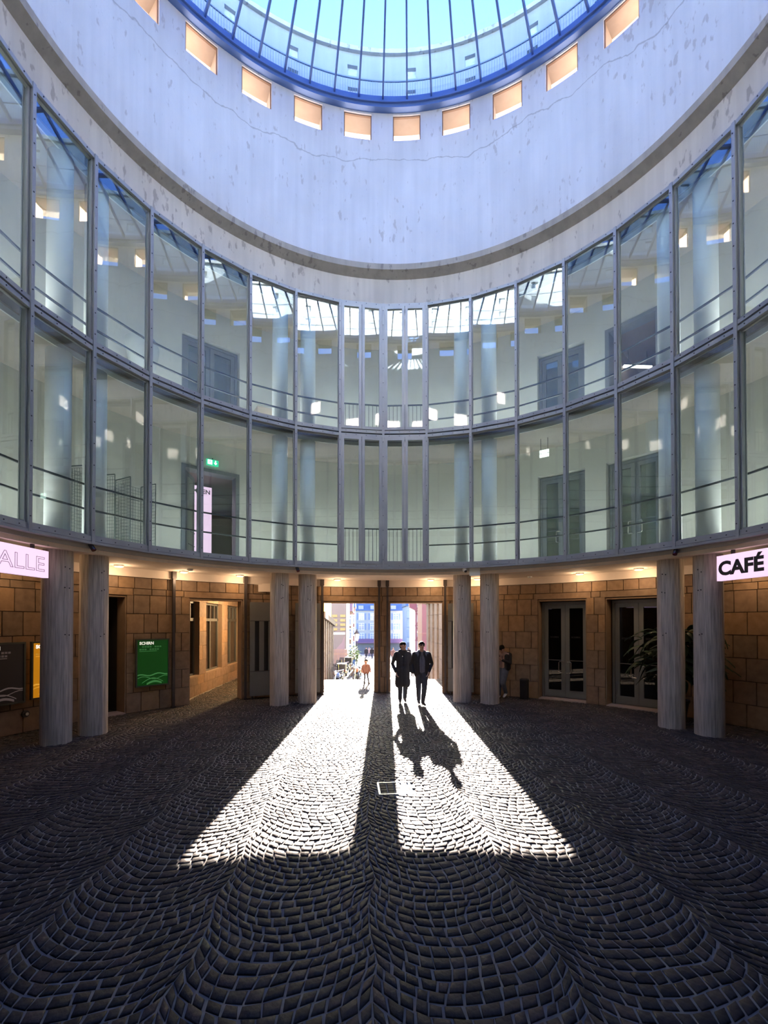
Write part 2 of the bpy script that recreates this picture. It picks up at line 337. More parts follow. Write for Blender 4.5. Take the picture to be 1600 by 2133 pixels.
# ------------------------------------------------------------------ glass roof
gr = thing('glass_roof', 'shallow blue-tinted glass dome on radial steel ribs', 'skylight')
M['blue_steel'] = simple('blue_grey_steel', (.11,.19,.40,1), .5, .2, .06, 3)
PROF = [(8.62,20.38), (6.2,21.05), (4.3,21.55), (1.3,21.95)]
mb = MB(); mb.arc(8.42, 8.64, 0, 360, 20.02, 20.40, 1.5); mb.arc(8.36, 8.45, 0, 360, 20.14, 20.2, 1.5); mb.build('base_ring', M['blue_steel'], gr)
mb = MB(); mb.arc(6.12, 6.24, 0, 360, 20.94, 21.04, 2); mb.build('purlin_ring', M['blue_steel'], gr)
mb = MB(); mb.arc(4.25, 4.35, 0, 360, 21.45, 21.54, 3); mb.build('purlin_ring', M['blue_steel'], gr)
mb = MB(); mb.arc(1.2, 1.4, 0, 360, 21.75, 21.97, 6); mb.build('hub_ring', M['blue_steel'], gr)
mb = MB()
for (r0, z0), (r1, z1) in zip(PROF, PROF[1:]):
    mb.hexa([(r0-.05,-.028,z0-.15),(r0-.05,.028,z0-.15),(r0,.028,z0),(r0,-.028,z0),(r1-.02,-.028,z1-.15),(r1-.02,.028,z1-.15),(r1,.028,z1),(r1,-.028,z1)])
ribm = mb.mesh('rib', M['blue_steel'])
h = 2.8125*D2R
panes = []
for (r0, z0), (r1, z1) in zip(PROF, PROF[1:]):
    mb = MB(); q = []
    for dz in (0, .012):
        for r, z, sg in ((r0,z0,-1),(r0,z0,1),(r1,z1,1),(r1,z1,-1)): q.append((r*math.cos(h), sg*(r*math.sin(h)-.012), z+.005+dz))
    mb.hexa(q); panes.append(mb.mesh('roof_pane', M['dome_glass']))
for k in range(64):
    a = .5+5.625*k
    link('rib', ribm, gr, None, (90-a)*D2R)
    for pm in panes[:2]: link('roof_pane', pm, gr, None, (90-a-2.8125)*D2R)
mb = MB()
for k in range(64):
    a = (90-.5-5.625*k-2.8125)*D2R; c_, s_ = math.cos(a), math.sin(a); me = panes[2]
    mb.add([(v.co.x*c_-v.co.y*s_, v.co.x*s_+v.co.y*c_, v.co.z) for v in me.vertices], [tuple(p.vertices) for p in me.polygons])
mb.build('crown_panes', M['dome_glass'], gr)['kind'] = 'stuff'
mb = MB(); mb.lathe([(1.22,21.96),(.6,22.05),(.02,22.08)], 32); mb.build('crown_cap', M['dome_glass'], gr)

# ------------------------------------------------------------------ curtain wall: 32 bays on two storeys
CH = RG*math.sin(5.625*D2R); AP = RG*math.cos(5.625*D2R)
ZB, ZM, ZT = 4.008, 7.98, 11.907
ST = [(ZB, ZM-.02), (ZM+.02, ZT)]
def frame_mesh(z0, z1, up):
    mb = MB(); x = CH
    mb.box(-x, x, -.03, .12, z0, z0+(.085 if up else .10)); mb.box(-x, x, -.03, .12, z1-.085, z1)
    if not up: mb.box(-x, x, -.045, .12, z0-.062, z0-.008); 
    mb.box(-x, x, .03, .06, z0+.085, z0+.13); mb.box(-x, x, .03, .06, z1-.115, z1-.085)
    mb.box(-x+.03, -x+.055, .02, .07, z0+.08, z1-.08); mb.box(x-.055, x-.03, .02, .07, z0+.08, z1-.08)
    return mb.mesh('bay_frame', M['steel'])
def mull_mesh(z0, z1):
    mb = MB(); mb.box(-.034, .034, -.055, -.03, z0, z1); mb.box(-.02, .02, -.04, .17, z0, z1); mb.box(-.034, .034, .15, .17, z0, z1); return mb.mesh('mullion', M['steel'])
def bolt_mesh(z0, z1):
    mb = MB(); n = 9
    for i in range(n):
        z = z0+(i+.5)*(z1-z0)/n; mb.obox((0,-.058,z), .018, .012, .018)
    for i in range(4):
        for z in (z0+.045, z1-.04): mb.obox((.18+i*.3,-.034,z), .016, .012, .016)
    return mb.mesh('bolts', M['bolt'])
def pane_mesh(x0, x1, z0, z1):
    mb = MB(); mb.box(x0, x1, -.006, .006, z0, z1); return mb.mesh('glass_pane', M['pane'])
def leaf_mesh(x0, x1, z0, z1):
    mb = MB(); t = .082
    mb.box(x0, x0+t, -.045, .05, z0, z1); mb.box(x1-t, x1, -.045, .05, z0, z1); mb.box(x0+t, x1-t, -.045, .05, z0, z0+t); mb.box(x0+t, x1-t, -.045, .05, z1-t, z1); return mb.mesh('casement_frame', M['steel'])
FM = [frame_mesh(z0, z1, i) for i, (z0, z1) in enumerate(ST)]
MM = [mull_mesh(z0-(.05 if i == 0 else .02), z1+(.02 if i == 0 else 0)) for i, (z0, z1) in enumerate(ST)]
BM = [bolt_mesh(z0, z1) for z0, z1 in ST]
PM = [pane_mesh(-CH+.035, CH-.035, z0+.09, z1-.09) for z0, z1 in ST]
LM = [[leaf_mesh(x0, x1, z0+.10, z1-.09) for x0, x1 in ((-CH+.045,-.006), (.006,CH-.045))] for z0, z1 in ST]
LP = [[pane_mesh(x0+.082, x1-.082, z0+.182, z1-.172) for x0, x1 in ((-CH+.045,-.006), (.006,CH-.045))] for z0, z1 in ST]
wn = 0
for k in range(32):
    kk = k if k < 16 else k-32
    a = (k+.5)*11.25
    for i in range(2):
        wn += 1
        side = 'right' if kk >= 0 else 'left'; idx = kk+1 if kk >= 0 else -kk
        nth = ['first','second','third','fourth','fifth','sixth','seventh','eighth','ninth','tenth','eleventh','twelfth','thirteenth','fourteenth','fifteenth','sixteenth'][idx-1]
        s = tag(link('window_%d' % wn, FM[i], None, P(AP, a, 0), -a*D2R), '%s storey glazing bay, %s to the %s of the middle mullion' % (('lower','upper')[i], nth, side), None, None, 'structure')
        m = link('mullion', MM[i], s); m.location = (-CH, .0, 0); m.rotation_euler = (0, 0, 5.625*D2R)
        b = link('bolts', BM[i], s); b.location = (-CH, -.002, 0); b['kind'] = 'stuff'
        if k in (0, 31):
            for j in range(2):
                l = link('casement', LM[i][j], s); link('glass_pane', LP[i][j], l)
        else:
            p = link('glass_pane', PM[i], s); p.location = (0, .045, 0)
            tl = R_.uniform(-.004,.004); p.rotation_euler = (R_.uniform(-.0012,.0012), 0, tl)
# guard rails behind the glass
for fl, (za, zb, zf) in enumerate(((5.19,4.69,4.06), (8.95,8.48,7.97))):
    g = thing('guard_rail', '%s guard rail of two slim bars running behind the %s glazing' % (('dark lower','dark upper')[fl], ('lower storey','upper storey')[fl]), 'railing')
    rm = MB(); x = 6.80*math.tan(5.625*D2R); rm.box(-x, x, 6.765, 6.80, -.018, .018); rmesh = rm.mesh('rail', M['rail'])
    bm_ = MB(); bm_.box(-.007, .007, 6.775, 6.79, zf, za); bmesh_ = bm_.mesh('baluster', M['rail'])
    for k in range(32):
        for z in (za, zb):
            if k in (0, 31) and z == zb: continue
            link('rail', rmesh, g, (0,0,z), -(k+.5)*11.25*D2R)
        if k in (0, 31):
            for j in range(11): link('baluster', bmesh_, g, None, -((k+.5)*11.25+(j-5)*1.0)*D2R)

M['strip'] = emis('added_fill_glow', (.95,1.0,.96,1), 15.0); M['strip_up'] = emis('added_fill_glow_upper', (.95,1.0,.97,1), 17.0)  # glow of unseen floor strips, added only to brighten the galleries
for nm_, z in (('lower', 4.06), ('upper', 7.96)):
    t = thing('added_fill_strip', 'slim unseen glow strip added to brighten the %s gallery' % nm_, 'lamp', (0,0,z))
    mb = MB(); mb.arc(7.50, 7.58, 0, 360, 0, .05, 4); mb.build('added_strip_base', M['steel_dark'], t)
    mb = MB(); mb.arc(7.515, 7.565, 0, 360, .051, .058, 4); mb.build('added_strip_glow', M['strip'] if nm_ == 'lower' else M['strip_up'], t)
# ------------------------------------------------------------------ floor: setts in segmental arcs
def in_floor(x, y):
    r = np.hypot(x, y)
    ok = (r < 8.56)
    ok |= (np.abs(x-.05) < 2.62) & (y > 7.5) & (y < 12.15)
    ok |= (x > -5.95) & (x < -3.3) & (y > 6) & (y < 13.4)
    return ok
def setts():
    w_, rad, pitch = 1.30, .849, .106
    Q = []; per = []
    for k in range(-8, 9):
        xk = .09+k*w_
        for j in range(-100, 150):
            yb = j*pitch+.92+NP.uniform(-.004,.004)
            n = 13; ts = np.linspace(-50, 50, n+1)*D2R; ts[1:-1] += NP.uniform(-.02,.02,n-1)
            ts[1:-1] += NP.uniform(-.05,.05)
            X = xk+rad*np.sin(ts); Y0 = yb-rad*np.cos(ts); Y1 = Y0+pitch
            c = np.stack([np.stack([X[:-1],Y0[:-1]],1), np.stack([X[1:],Y0[1:]],1), np.stack([X[1:],Y1[1:]],1), np.stack([X[:-1],Y1[:-1]],1)], 1)
            Q.append(c)
    Q = np.concatenate(Q); X, Y = Q[...,0].copy(), Q[...,1].copy()
    for a_, fx, fy, ph in ((.025,1.1,6.3,.3), (.012,7.1,-3.7,1.9), (.009,-9.3,12.1,4.0)): Q[...,0] += a_*np.sin(fx*X+fy*Y+ph); Q[...,1] += a_*1.1*np.sin(-fy*.8*X+fx*.9*Y+ph*2)
    ctr = Q.mean(1)
    m = in_floor(ctr[:,0], ctr[:,1])
    for cx_, cy_, rr in [(P(7.1, a, 0)[0], P(7.1, a, 0)[1], .27) for a in COLA]: m &= np.hypot(ctr[:,0]-cx_, ctr[:,1]-cy_) > rr-.02
    m &= ~((np.abs(ctr[:,0]+.17) < .25) & (np.abs(ctr[:,1]+.43) < .25))
    Q = Q[m]; ctr = ctr[m]; n = len(Q)
    d = Q-ctr[:,None,:]; L = np.linalg.norm(d, axis=2, keepdims=True)
    gap = .0078*1.414+NP.uniform(-.003,.005,(n,4,1))
    out = ctr[:,None,:]+d*np.clip(1-gap/L, .5, 1)+NP.uniform(-.005,.005,(n,4,2))
    top = ctr[:,None,:]+(out-ctr[:,None,:])*np.clip(1-.013/L, .5, 1)
    z = NP.uniform(-.003,.0025,(n,1)); tilt = NP.uniform(-.028,.028,(n,2))
    zt = z+((top-ctr[:,None,:])*tilt[:,None,:]).sum(2); zo = z+((out-ctr[:,None,:])*tilt[:,None,:]).sum(2)-.0055
    V = np.concatenate([np.concatenate([top, zt[:,:,None]],2), np.concatenate([out, zo[:,:,None]],2), np.concatenate([out, np.full((n,4,1), -.035)],2)], 1)
    return V, ctr
F9 = [(0,1,2,3)]+[(4+i, 4+(i+1) % 4, (i+1) % 4, i) for i in range(4)]+[(8+i, 8+(i+1) % 4, 4+(i+1) % 4, 4+i) for i in range(4)]
PAIR = [-70.2,-63.9,-25.2,-18.5,19.6,26.2,64.1,70.6]
COLA = PAIR
fl = tag(link('floor', None), 'round courtyard floor paved with dark setts in arcs', None, None, 'structure')
mb = MB(); mb.lathe([(9.0,-.3),(9.0,-.0125)], 64); mb.box(-6.2, 3.2, 6.5, 12.15, -.3, -.013); mb.build('paving_bed', M['joint'], fl)
V, ctr = setts(); tone = NP.rand(len(V))
dx, dy = ctr[:,0]-CAM.x, ctr[:,1]-CAM.y
dep = dx*math.sin(YAW)+dy*math.cos(YAW); lat = dx*math.cos(YAW)-dy*math.sin(YAW)
ux = 800+FPX*lat/np.maximum(dep, .1); vy = 1297.7+FPX*2.356/np.maximum(dep, .1)
vis = (dep > 1) & (ux > 15) & (ux < 1585) & (vy < 2120)
order = np.argsort(np.where(vis, dep, 1e9)); single = order[:300]
def sett_mesh(name, V, tone):
    n = len(V); me = bpy.data.meshes.new(name)
    f = (np.array(F9)[None]+12*np.arange(n)[:,None,None]).reshape(-1)
    me.vertices.add(12*n); me.vertices.foreach_set('co', V.reshape(-1).astype(np.float32))
    me.loops.add(len(f)); me.loops.foreach_set('vertex_index', f.astype(np.int32))
    me.polygons.add(9*n); me.polygons.foreach_set('loop_start', (4*np.arange(9*n)).astype(np.int32))
    me.materials.append(M['cobble']); me.update(calc_edges=True)
    a = me.attributes.new('tone', 'FLOAT', 'FACE'); a.data.foreach_set('value', np.repeat(tone, 9).astype(np.float32))
    return me
for i in single:
    c = np.array([ctr[i,0], ctr[i,1], 0]); o = link('cobble', sett_mesh('cobble', V[i:i+1]-c, tone[i:i+1]), fl); o.location = c
rest = np.ones(len(V), bool); rest[single] = False
o = link('setts', sett_mesh('setts', V[rest], tone[rest]), fl); o['kind'] = 'stuff'
# inspection cover
s = thing('inspection_cover', 'square steel-framed inspection cover set in the sunlit paving', 'cover', (-.17,-.43,0), .03)
mb = MB()
for a in ((-.24,.24,-.24,-.215),(-.24,.24,.215,.24),(-.24,-.215,-.215,.215),(.215,.24,-.215,.215)): mb.box(a[0],a[1],a[2],a[3],-.03,.004)
mb.build('cover_frame', M['chrome'], s)
for i in range(4):
    for j in range(4):
        x0, y0 = -.205+i*.103, -.205+j*.103
        mb = MB(); mb.hexa([(x0,y0,-.03),(x0+.094,y0,-.03),(x0+.094,y0+.094,-.03),(x0,y0+.094,-.03),(x0+.008,y0+.008,-.001),(x0+.086,y0+.008,0),(x0+.086,y0+.086,-.001),(x0+.008,y0+.086,0)]); mb.build('cover_stone', M['cobble'], s)

# ------------------------------------------------------------------ columns
nm8 = ['outermost left','second from the far left','left of the pair beside the grey gate leaves','right of the pair beside the grey gate leaves','left of the pair below the white box','right of the pair below the white box','left of the pair beside the café sign','right of the pair under the café sign']
labs = ['round board-marked concrete column behind the end of the left pink sign', 'round board-marked concrete column left of the dark recess', 'round concrete column in front of the slotted gate leaf', 'round concrete column left of the left portal edge', 'round concrete column right of the right portal, below a white dome camera', 'round concrete column hiding part of the standing man with a phone', 'round concrete column in front of the right glass door, leaves behind it', 'round concrete column touching the end of the café sign']
for a, lb in zip(PAIR, labs):
    jr = [R_.choice((0,.004,.008,-.004)) for _ in range(30)]
    mb = MB(); mb.lathe([(.268,-.03),(.268,1.2),(.266,2.5),(.266,3.80)], 30, jr=jr)
    o = mb.build('concrete_column', M['column'], None, loc=P(7.1, a, 0)); tag(o, lb, 'column', 'concrete columns around the courtyard')
    mb = MB()
    for z in (3.45, 3.05, 2.1):
        for dx_ in (-.03, .035):
            q = Vector(P(1, a+180, 0)); tnt = Vector((q.y, -q.x, 0)); c = q*.268+tnt*(dx_+R_.uniform(-.02,.02)); mb.ball((c.x, c.y, z+R_.uniform(-.03,.03)), .014, 6)
    mb.build('tie_holes', M['black'], o)['kind'] = 'stuff'
ords = ['first','second','third','fourth','fifth','sixth','seventh','eighth']
for fi, (z0, z1, st_n) in enumerate(((4.06,7.77,'lower'), (7.97,11.72,'upper'))):
    for i, a in enumerate(PAIR):
        mb = MB(); mb.lathe([(.225,0),(.225,z1-z0)], 28)
        o = mb.build('gallery_column', M['white_column'], None, True, P(7.12, a, z0)); o.data.polygons.foreach_set('use_smooth', [len(p.vertices) == 4 for p in o.data.polygons])
        tag(o, 'white round %s gallery column behind glass, %s from the left' % (st_n, ords[i]), 'column', 'white columns in the galleries')

# ------------------------------------------------------------------ rooms behind the openings
def room(name, a0, a1, z0, z1, r1, mat, r0=9.0):
    mb = MB(); mb.arc(r1, r1+.1, a0, a1, z0-.1, z1+.1); mb.arc(r0, r1, a0, a1, z1, z1+.1); mb.arc(r0, r1, a0, a1, z0-.1, z0)
    mb.arc(r0, r1, a0, a0+.6, z0, z1); mb.arc(r0, r1, a1-.6, a1, z0, z1)
    return tag(mb.build(name, mat), None, None, None, 'structure')
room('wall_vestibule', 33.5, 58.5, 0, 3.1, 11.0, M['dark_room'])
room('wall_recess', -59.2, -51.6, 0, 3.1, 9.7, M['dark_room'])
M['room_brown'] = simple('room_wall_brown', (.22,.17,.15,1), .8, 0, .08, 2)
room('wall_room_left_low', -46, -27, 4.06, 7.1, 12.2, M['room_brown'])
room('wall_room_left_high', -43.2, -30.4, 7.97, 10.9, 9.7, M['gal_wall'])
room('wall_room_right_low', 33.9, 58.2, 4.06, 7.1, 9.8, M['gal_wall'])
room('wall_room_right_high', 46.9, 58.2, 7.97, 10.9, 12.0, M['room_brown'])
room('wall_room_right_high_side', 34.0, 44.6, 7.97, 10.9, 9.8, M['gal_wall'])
# double doors (local frame: x across, y outwards)
def double_door(n, label, ac, r, width, z0, h, fm, gm, handles=True, kick=0.0, text=None):
    s = tag(link('door_%d' % n, None, None, P(r, ac, z0), -ac*D2R), label, None, None, 'structure')
    mb = MB(); x = width/2
    mb.box(-x, -x+.07, -.05, .06, 0, h); mb.box(x-.07, x, -.05, .06, 0, h); mb.box(-x+.07, x-.07, -.05, .06, h-.08, h); mb.build('door_frame', fm, s)
    for sg in (-1, 1):
        mb = MB(); t = .12
        xa, xb = (-x+.075, -.004) if sg < 0 else (.004, x-.075)
        mb.box(xa, xa+t, -.03, .03, .02, h-.085); mb.box(xb-t, xb, -.03, .03, .02, h-.085); mb.box(xa+t, xb-t, -.03, .03, h-.085-t, h-.085); mb.box(xa+t, xb-t, -.03, .03, .02, .02+.22)
        lf = mb.build('door_leaf', fm, s)
        mb = MB(); mb.box(xa+t, xb-t, -.006, .006, .24, h-.085-t); mb.build('door_pane', gm, lf)
        if handles:
            hx = sg*.16; mb = MB(); mb.tube([(sg*.06,-.035,1.13),(sg*.06,-.085,1.13),(sg*.065,-.09,1.13),(hx,-.095,1.13),(hx+sg*.02,-.095,1.10),(hx+sg*.02,-.095,.82),(hx,-.095,.79),(sg*.06,-.09,.79),(sg*.06,-.035,.79)], .014, 6); mb.build('door_handle', M['chrome'], lf)
            mb = MB(); mb.box(xa+t, xb-t, -.016, -.007, 1.16, 1.175); mb.box(xa+t, xb-t, -.016, -.007, .84, .852); mb.build('push_bar', fm, lf)
        if text: label_text('leaf_lettering', text, .075, M['black'], lf, ((xa+xb)/2-.15, -.009, 1.86), (90,0,0), bold=.002)
    return s
def label_text(name, body, size, mat, parent, loc, rot, bold=0, outline=None, align='LEFT', ex=.001, sx=1.0):
    cu = bpy.data.curves.new(name, 'FONT'); cu.body = body; cu.size = size; cu.align_x = align; cu.resolution_u = 4
    if outline: cu.fill_mode = 'NONE'; cu.bevel_depth = outline; cu.bevel_resolution = 0
    else: cu.extrude = ex; cu.offset = bold
    cu.materials.append(mat)
    tmp = bpy.data.objects.new('tmp', cu); COL.objects.link(tmp); me = bpy.data.meshes.new_from_object(tmp.evaluated_get(bpy.context.evaluated_depsgraph_get())); bpy.data.objects.remove(tmp); me.name = name
    o = link(name, me, parent); o.location = loc; o.rotation_euler = tuple(r*D2R for r in rot); o.scale = (sx, 1, 1); return o
M['door_frame'] = simple('aluminium_door', (.20,.20,.19,1), .4, .4, .05, 3)
double_door(1, 'left glass double door with steel pull handles, right of the bin', 39.4, 8.93, 1.42, .03, 2.98, M['door_frame'], M['dark_glass'], True, 0, 'SCHIRN')
double_door(2, 'right glass double door with steel pull handles, behind the drooping plant', 52.6, 8.93, 1.42, .03, 2.98, M['door_frame'], M['dark_glass'], True, 0, 'SCHIRN')
M['sill'] = simple('pink_stone_step', (.36,.27,.23,1), .7, 0, .1, 5)
mb = MB(); mb.arc(8.53, 8.99, 34.7, 44.0, -.03, .03); tag(mb.build('trim_5', M['sill']), 'pinkish door step of the left glass door', None, None, 'structure')
mb = MB(); mb.arc(8.53, 8.99, 47.7, 57.1, -.03, .03); tag(mb.build('trim_6', M['sill']), 'pinkish door step of the right glass door', None, None, 'structure')
mb = MB(); mb.arc(8.53, 8.99, -58.5, -52.3, -.03, .03); tag(mb.build('trim_7', M['sill']), 'stone step of the dark recess', None, None, 'structure')
M['gal_pane'] = glass('gallery_door_glass', (.80,.85,.82,1), .06, .7)
double_door(3, 'grey glazed double door in the upper left gallery', -36.8, 8.75, 1.66, 7.97, 2.78, M['gal_door'], M['gal_pane'], False)
double_door(4, 'grey glazed double door of the lower right gallery, nearer the middle', 39.25, 8.8, 1.36, 4.06, 2.86, M['gal_door'], M['gal_pane'], True)
double_door(5, 'grey glazed double door of the lower right gallery, further right', 52.6, 8.8, 1.40, 4.06, 2.86, M['gal_door'], M['gal_pane'], True)
double_door(6, 'grey glazed double door of the upper right gallery', 39.25, 8.8, 1.36, 7.97, 2.78, M['gal_door'], M['gal_pane'], False)
# frame of the open upper right doorway and of the lower left one, with its open leaf
for n, (a0, a1, z0, z1, lb) in enumerate(((47.8,57.4,7.97,10.78,'grey frame of the open upper right doorway'), (-42.5,-31.1,4.06,6.95,'grey frame of the open lower left doorway'))):
    mb = MB(); mb.arc(8.57, 8.95, a0, a0+.75, z0, z1); mb.arc(8.57, 8.95, a1-.75, a1, z0, z1); mb.arc(8.57, 8.95, a0+.75, a1-.75, z1-.1, z1); tag(mb.build('door_%d' % (7+n), M['gal_door']), lb, None, None, 'structure')
lf = thing('open_door_leaf', 'grey glazed door leaf standing open in the lower left gallery doorway', 'door', P(8.78,-41.2,4.07), 93*D2R)
mb = MB()
for b in ((0,.1,-.02,.02,0,2.75),(.66,.76,-.02,.02,0,2.75),(.1,.66,-.02,.02,0,.15),(.1,.66,-.02,.02,2.63,2.75)): mb.box(*b)
mb.build('leaf_frame', M['gal_door'], lf)
mb = MB(); mb.box(.1,.66,-.005,.005,.15,2.63); mb.build('leaf_pane', simple('satin_door_pane', (.26,.28,.24,1), .35, 0, .05, 3), lf)
mb = MB(); mb.tube([(.1,-.06,1.02),(.66,-.06,1.02)], .012); mb.tube([(.1,-.06,.62),(.66,-.06,.62)], .012); mb.build('push_bar', M['rail'], lf)

# ------------------------------------------------------------------ facade fittings on the ground floor
def post(a, r, label, nm='gate_post'):
    t = thing(nm, label, 'post', P(r, a, 0), -a*D2R)
    mb = MB(); mb.box(-.035,.035,-.035,.035,0,3.68); mb.build('post_shaft', M['pipe'], t)
    mb = MB(); mb.obox((0,0,3.70), .11, .12, .22); mb.tube([(0,.04,3.68),(0,.18,3.68)], .04, 8); mb.build('post_head', M['pipe'], t)
    mb = MB(); mb.box(-.05,.05,-.05,.05,0,.05); mb.build('post_foot', M['pipe'], t)
post(-44.2, 8.43, 'dark steel post right of the green poster board')
post(-30.0, 8.43, 'dark steel post at the right edge of the side passage')
post(-13.35, 8.40, 'dark steel post at the left edge of the left portal')
post(-.35, 8.43, 'left of the two dark steel posts on the middle pier')
post(1.55, 8.43, 'right of the two dark steel posts on the middle pier')
post(14.75, 8.40, 'dark steel post at the right edge of the right portal')
def gate_leaf(a0, a1, r, label):
    p0, p1 = Vector(P(r, a0, 0)), Vector(P(r-.02, a1, 0)); d = p1-p0; wd = d.length
    t = thing('gate_leaf', label, 'gate', p0, math.atan2(d.y, d.x))
    mb = MB(); mb.box(0, wd, -.03, .03, .10, .86); mb.build('lower_panel', M['gate'], t)
    mb = MB(); mb.box(0, wd, -.03, .03, 2.42, 3.0); mb.build('upper_panel', M['gate'], t)
    n = 4; bw = wd*.145; gp = (wd-n*bw)/(n-1)
    mb = MB(); mb.box(0, bw, -.03, .03, .86, 2.42); bar = mb.mesh('upright_bar', M['gate'])
    for i in range(n): link('upright_bar', bar, t, (i*(bw+gp),0,0))
    mb = MB(); mb.box(.01, wd-.01, .02, .025, .87, 2.41); mb.build('backing_sheet', M['black'], t)
    mb = MB(); mb.box(.0, wd, -.036, -.03, .855, .87); mb.box(0, wd, -.036, -.03, 2.41, 2.425); mb.build('seam', M['steel_dark'], t)
    for xb in (.05, wd-.1): mb = MB(); mb.box(xb, xb+.05, -.02, .02, 0, .1); mb.build('floor_bolt', M['pipe'], t)
gate_leaf(-29.2, -22.4, 8.36, 'folded grey gate leaf with slots beside the side passage')
gate_leaf(-19.4, -13.9, 8.36, 'folded grey gate leaf with slots left of the left portal')
gate_leaf(15.4, 21.1, 8.36, 'folded grey gate leaf with slots right of the right portal')
# poster boards
def poster(a0, a1, r, z0, z1, label, col, em, lines, dark=False):
    p0, p1 = Vector(P(r, a0, 0)), Vector(P(r, a1, 0)); d = p1-p0; wd = d.length; h_ = z1-z0
    t = thing('poster_board', label, 'poster', (p0.x, p0.y, z0), math.atan2(d.y, d.x))
    mb = MB(); f = .035
    mb.box(0, wd, .0, .07, 0, f); mb.box(0, wd, 0, .07, h_-f, h_); mb.box(0, f, 0, .07, f, h_-f); mb.box(wd-f, wd, 0, .07, f, h_-f); mb.build('board_frame', simple('board_frame_paint', (.05,.06,.05,1), .5), t)
    mb = MB(); mb.box(f, wd-f, .02, .06, f, h_-f); mb.build('poster_sheet', simple('poster_print', col, .45, 0, .05, 3, emit=em), t)
    lt = mul(lines, 1)
    lm_ = simple('poster_lines', lt, .5, 0, 0, emit=em); hi = simple('poster_lettering', (.85,.85,.75,1), .5, 0, 0, emit=em*1.5)
    for nm, pts, r_ in (('wave_band', [(x/12, .235+.02*math.sin(x*.9+.5)+.02*(x/12)) for x in range(13)], .012), ('wave_line', [(x/12, .18+.03*math.sin(x*.7)) for x in range(13)], .006), ('wave_line', [(.15+.7*x/12, .08+.09*math.sin(x*.26)) for x in range(13)], .008), ('wave_line', [(.3+.5*x/12, .05+.05*math.sin(x*.25)) for x in range(13)], .02)):
        mb = MB()
        for (xa, za), (xb, zb) in zip(pts, pts[1:]):
            xa, xb = f+.01+xa*(wd-2*f-.02), f+.01+xb*(wd-2*f-.02); za, zb = za*h_, zb*h_
            mb.hexa([(xa,.017,za-r_*h_),(xb,.017,zb-r_*h_),(xb,.019,zb-r_*h_),(xa,.019,za-r_*h_),(xa,.017,za+r_*h_),(xb,.017,zb+r_*h_),(xb,.019,zb+r_*h_),(xa,.019,za+r_*h_)])
        mb.build(nm, lm_, t)
    label_text('poster_heading', 'SCHIRN', .105, hi, t, (.09, .016, h_-.15), (90,0,0), bold=.004)
    mb = MB(); mb.box(.09, .09+.62*(wd-.15), .016, .0195, h_-.335, h_-.322); mb.build('poster_rule', lm_, t)
    mb = MB()
    for i in range(2):
        for j in range(9): 
            if (i+j*3) % 5: mb.box(.09+j*.065, .09+j*.065+.05, .017, .0195, h_-.23-i*.07, h_-.19-i*.07)
    mb.build('poster_small_print', simple('poster_small_print_ink', mul(lines, .7), .5, 0, 0, emit=em), t)
poster(-50.9, -44.95, 8.43, .66, 1.93, 'lit green poster board on the stone wall left of the side passage', (.0,.050,.003,1), .16, (.06,.24,.07,1))
poster(-67.1, -61.4, 8.43, .69, 1.95, 'orange poster board half hidden by the outermost left column', (.42,.16,.004,1), .30, (.62,.30,.03,1))
poster(-74.4, -67.9, 8.43, .66, 1.95, 'black poster board with pale wave lines at the left edge', (.006,.004,.004,1), .15, (.12,.09,.085,1))
t = thing('wall_valve', 'small round steel wall fitting below the black poster board', 'valve', P(8.53,-67.5,.40), 67.5*D2R)
mb = MB(); mb.tube([(0,.02,0),(0,-.03,0)], .075, 14); mb.build('valve_plate', M['pipe'], t)
mb = MB(); mb.tube([(0,-.03,0),(0,-.07,0)], .035, 10); mb.build('valve_nozzle', M['chrome'], t)
# hanging light-box signs
M['sign'] = emis('pink_light_box', (.80,.56,.76,1), .40); M['ink'] = simple('sign_ink', (.02,.02,.03,1), .5, 0, 0)
def sign(a_in, sgn, label):
    r = 6.80; a1 = a_in; a2 = a_in+sgn*25
    p0, p1 = Vector(P(r, min(a1,a2), 0)), Vector(P(r, max(a1,a2), 0)); d = p1-p0; wd = d.length
    t = thing('hanging_sign', label, 'sign', (p0.x, p0.y, 3.20), math.atan2(d.y, d.x))
    mb = MB(); mb.box(0, wd, 0, .10, 0, .50); mb.build('light_box', M['sign'], t)
    mb = MB(); mb.box(-.004, wd+.004, .10, .115, -.004, .504); mb.build('sign_back', M['steel_dark'], t)
    for xb in (.3, wd-.36): mb = MB(); mb.box(xb, xb+.06, .03, .07, .5, .59); mb.build('hanger', M['pipe'], t)
    return t, wd
t, wd = sign(-73.7, -1, 'pink illuminated sign with outlined letters hanging at the left edge')
label_text('sign_letters', 'KUNST', .38, M['ink'], t, (wd-2.86, -.003, .12), (90,0,0), bold=.008)
label_text('sign_letters', 'HALLE', .38, M['ink'], t, (wd-1.48, -.004, .11), (90,0,0), outline=.004, sx=1.27)
t, wd = sign(73.7, 1, 'pink illuminated sign with café lettering hanging at the right edge')
label_text('sign_letters', 'CAFÉ', .37, M['ink'], t, (.04, -.003, .115), (90,0,0), bold=.016, sx=1.12)
label_text('sign_letters', 'BAR', .37, M['ink'], t, (1.12, -.004, .125), (90,0,0), outline=.003)
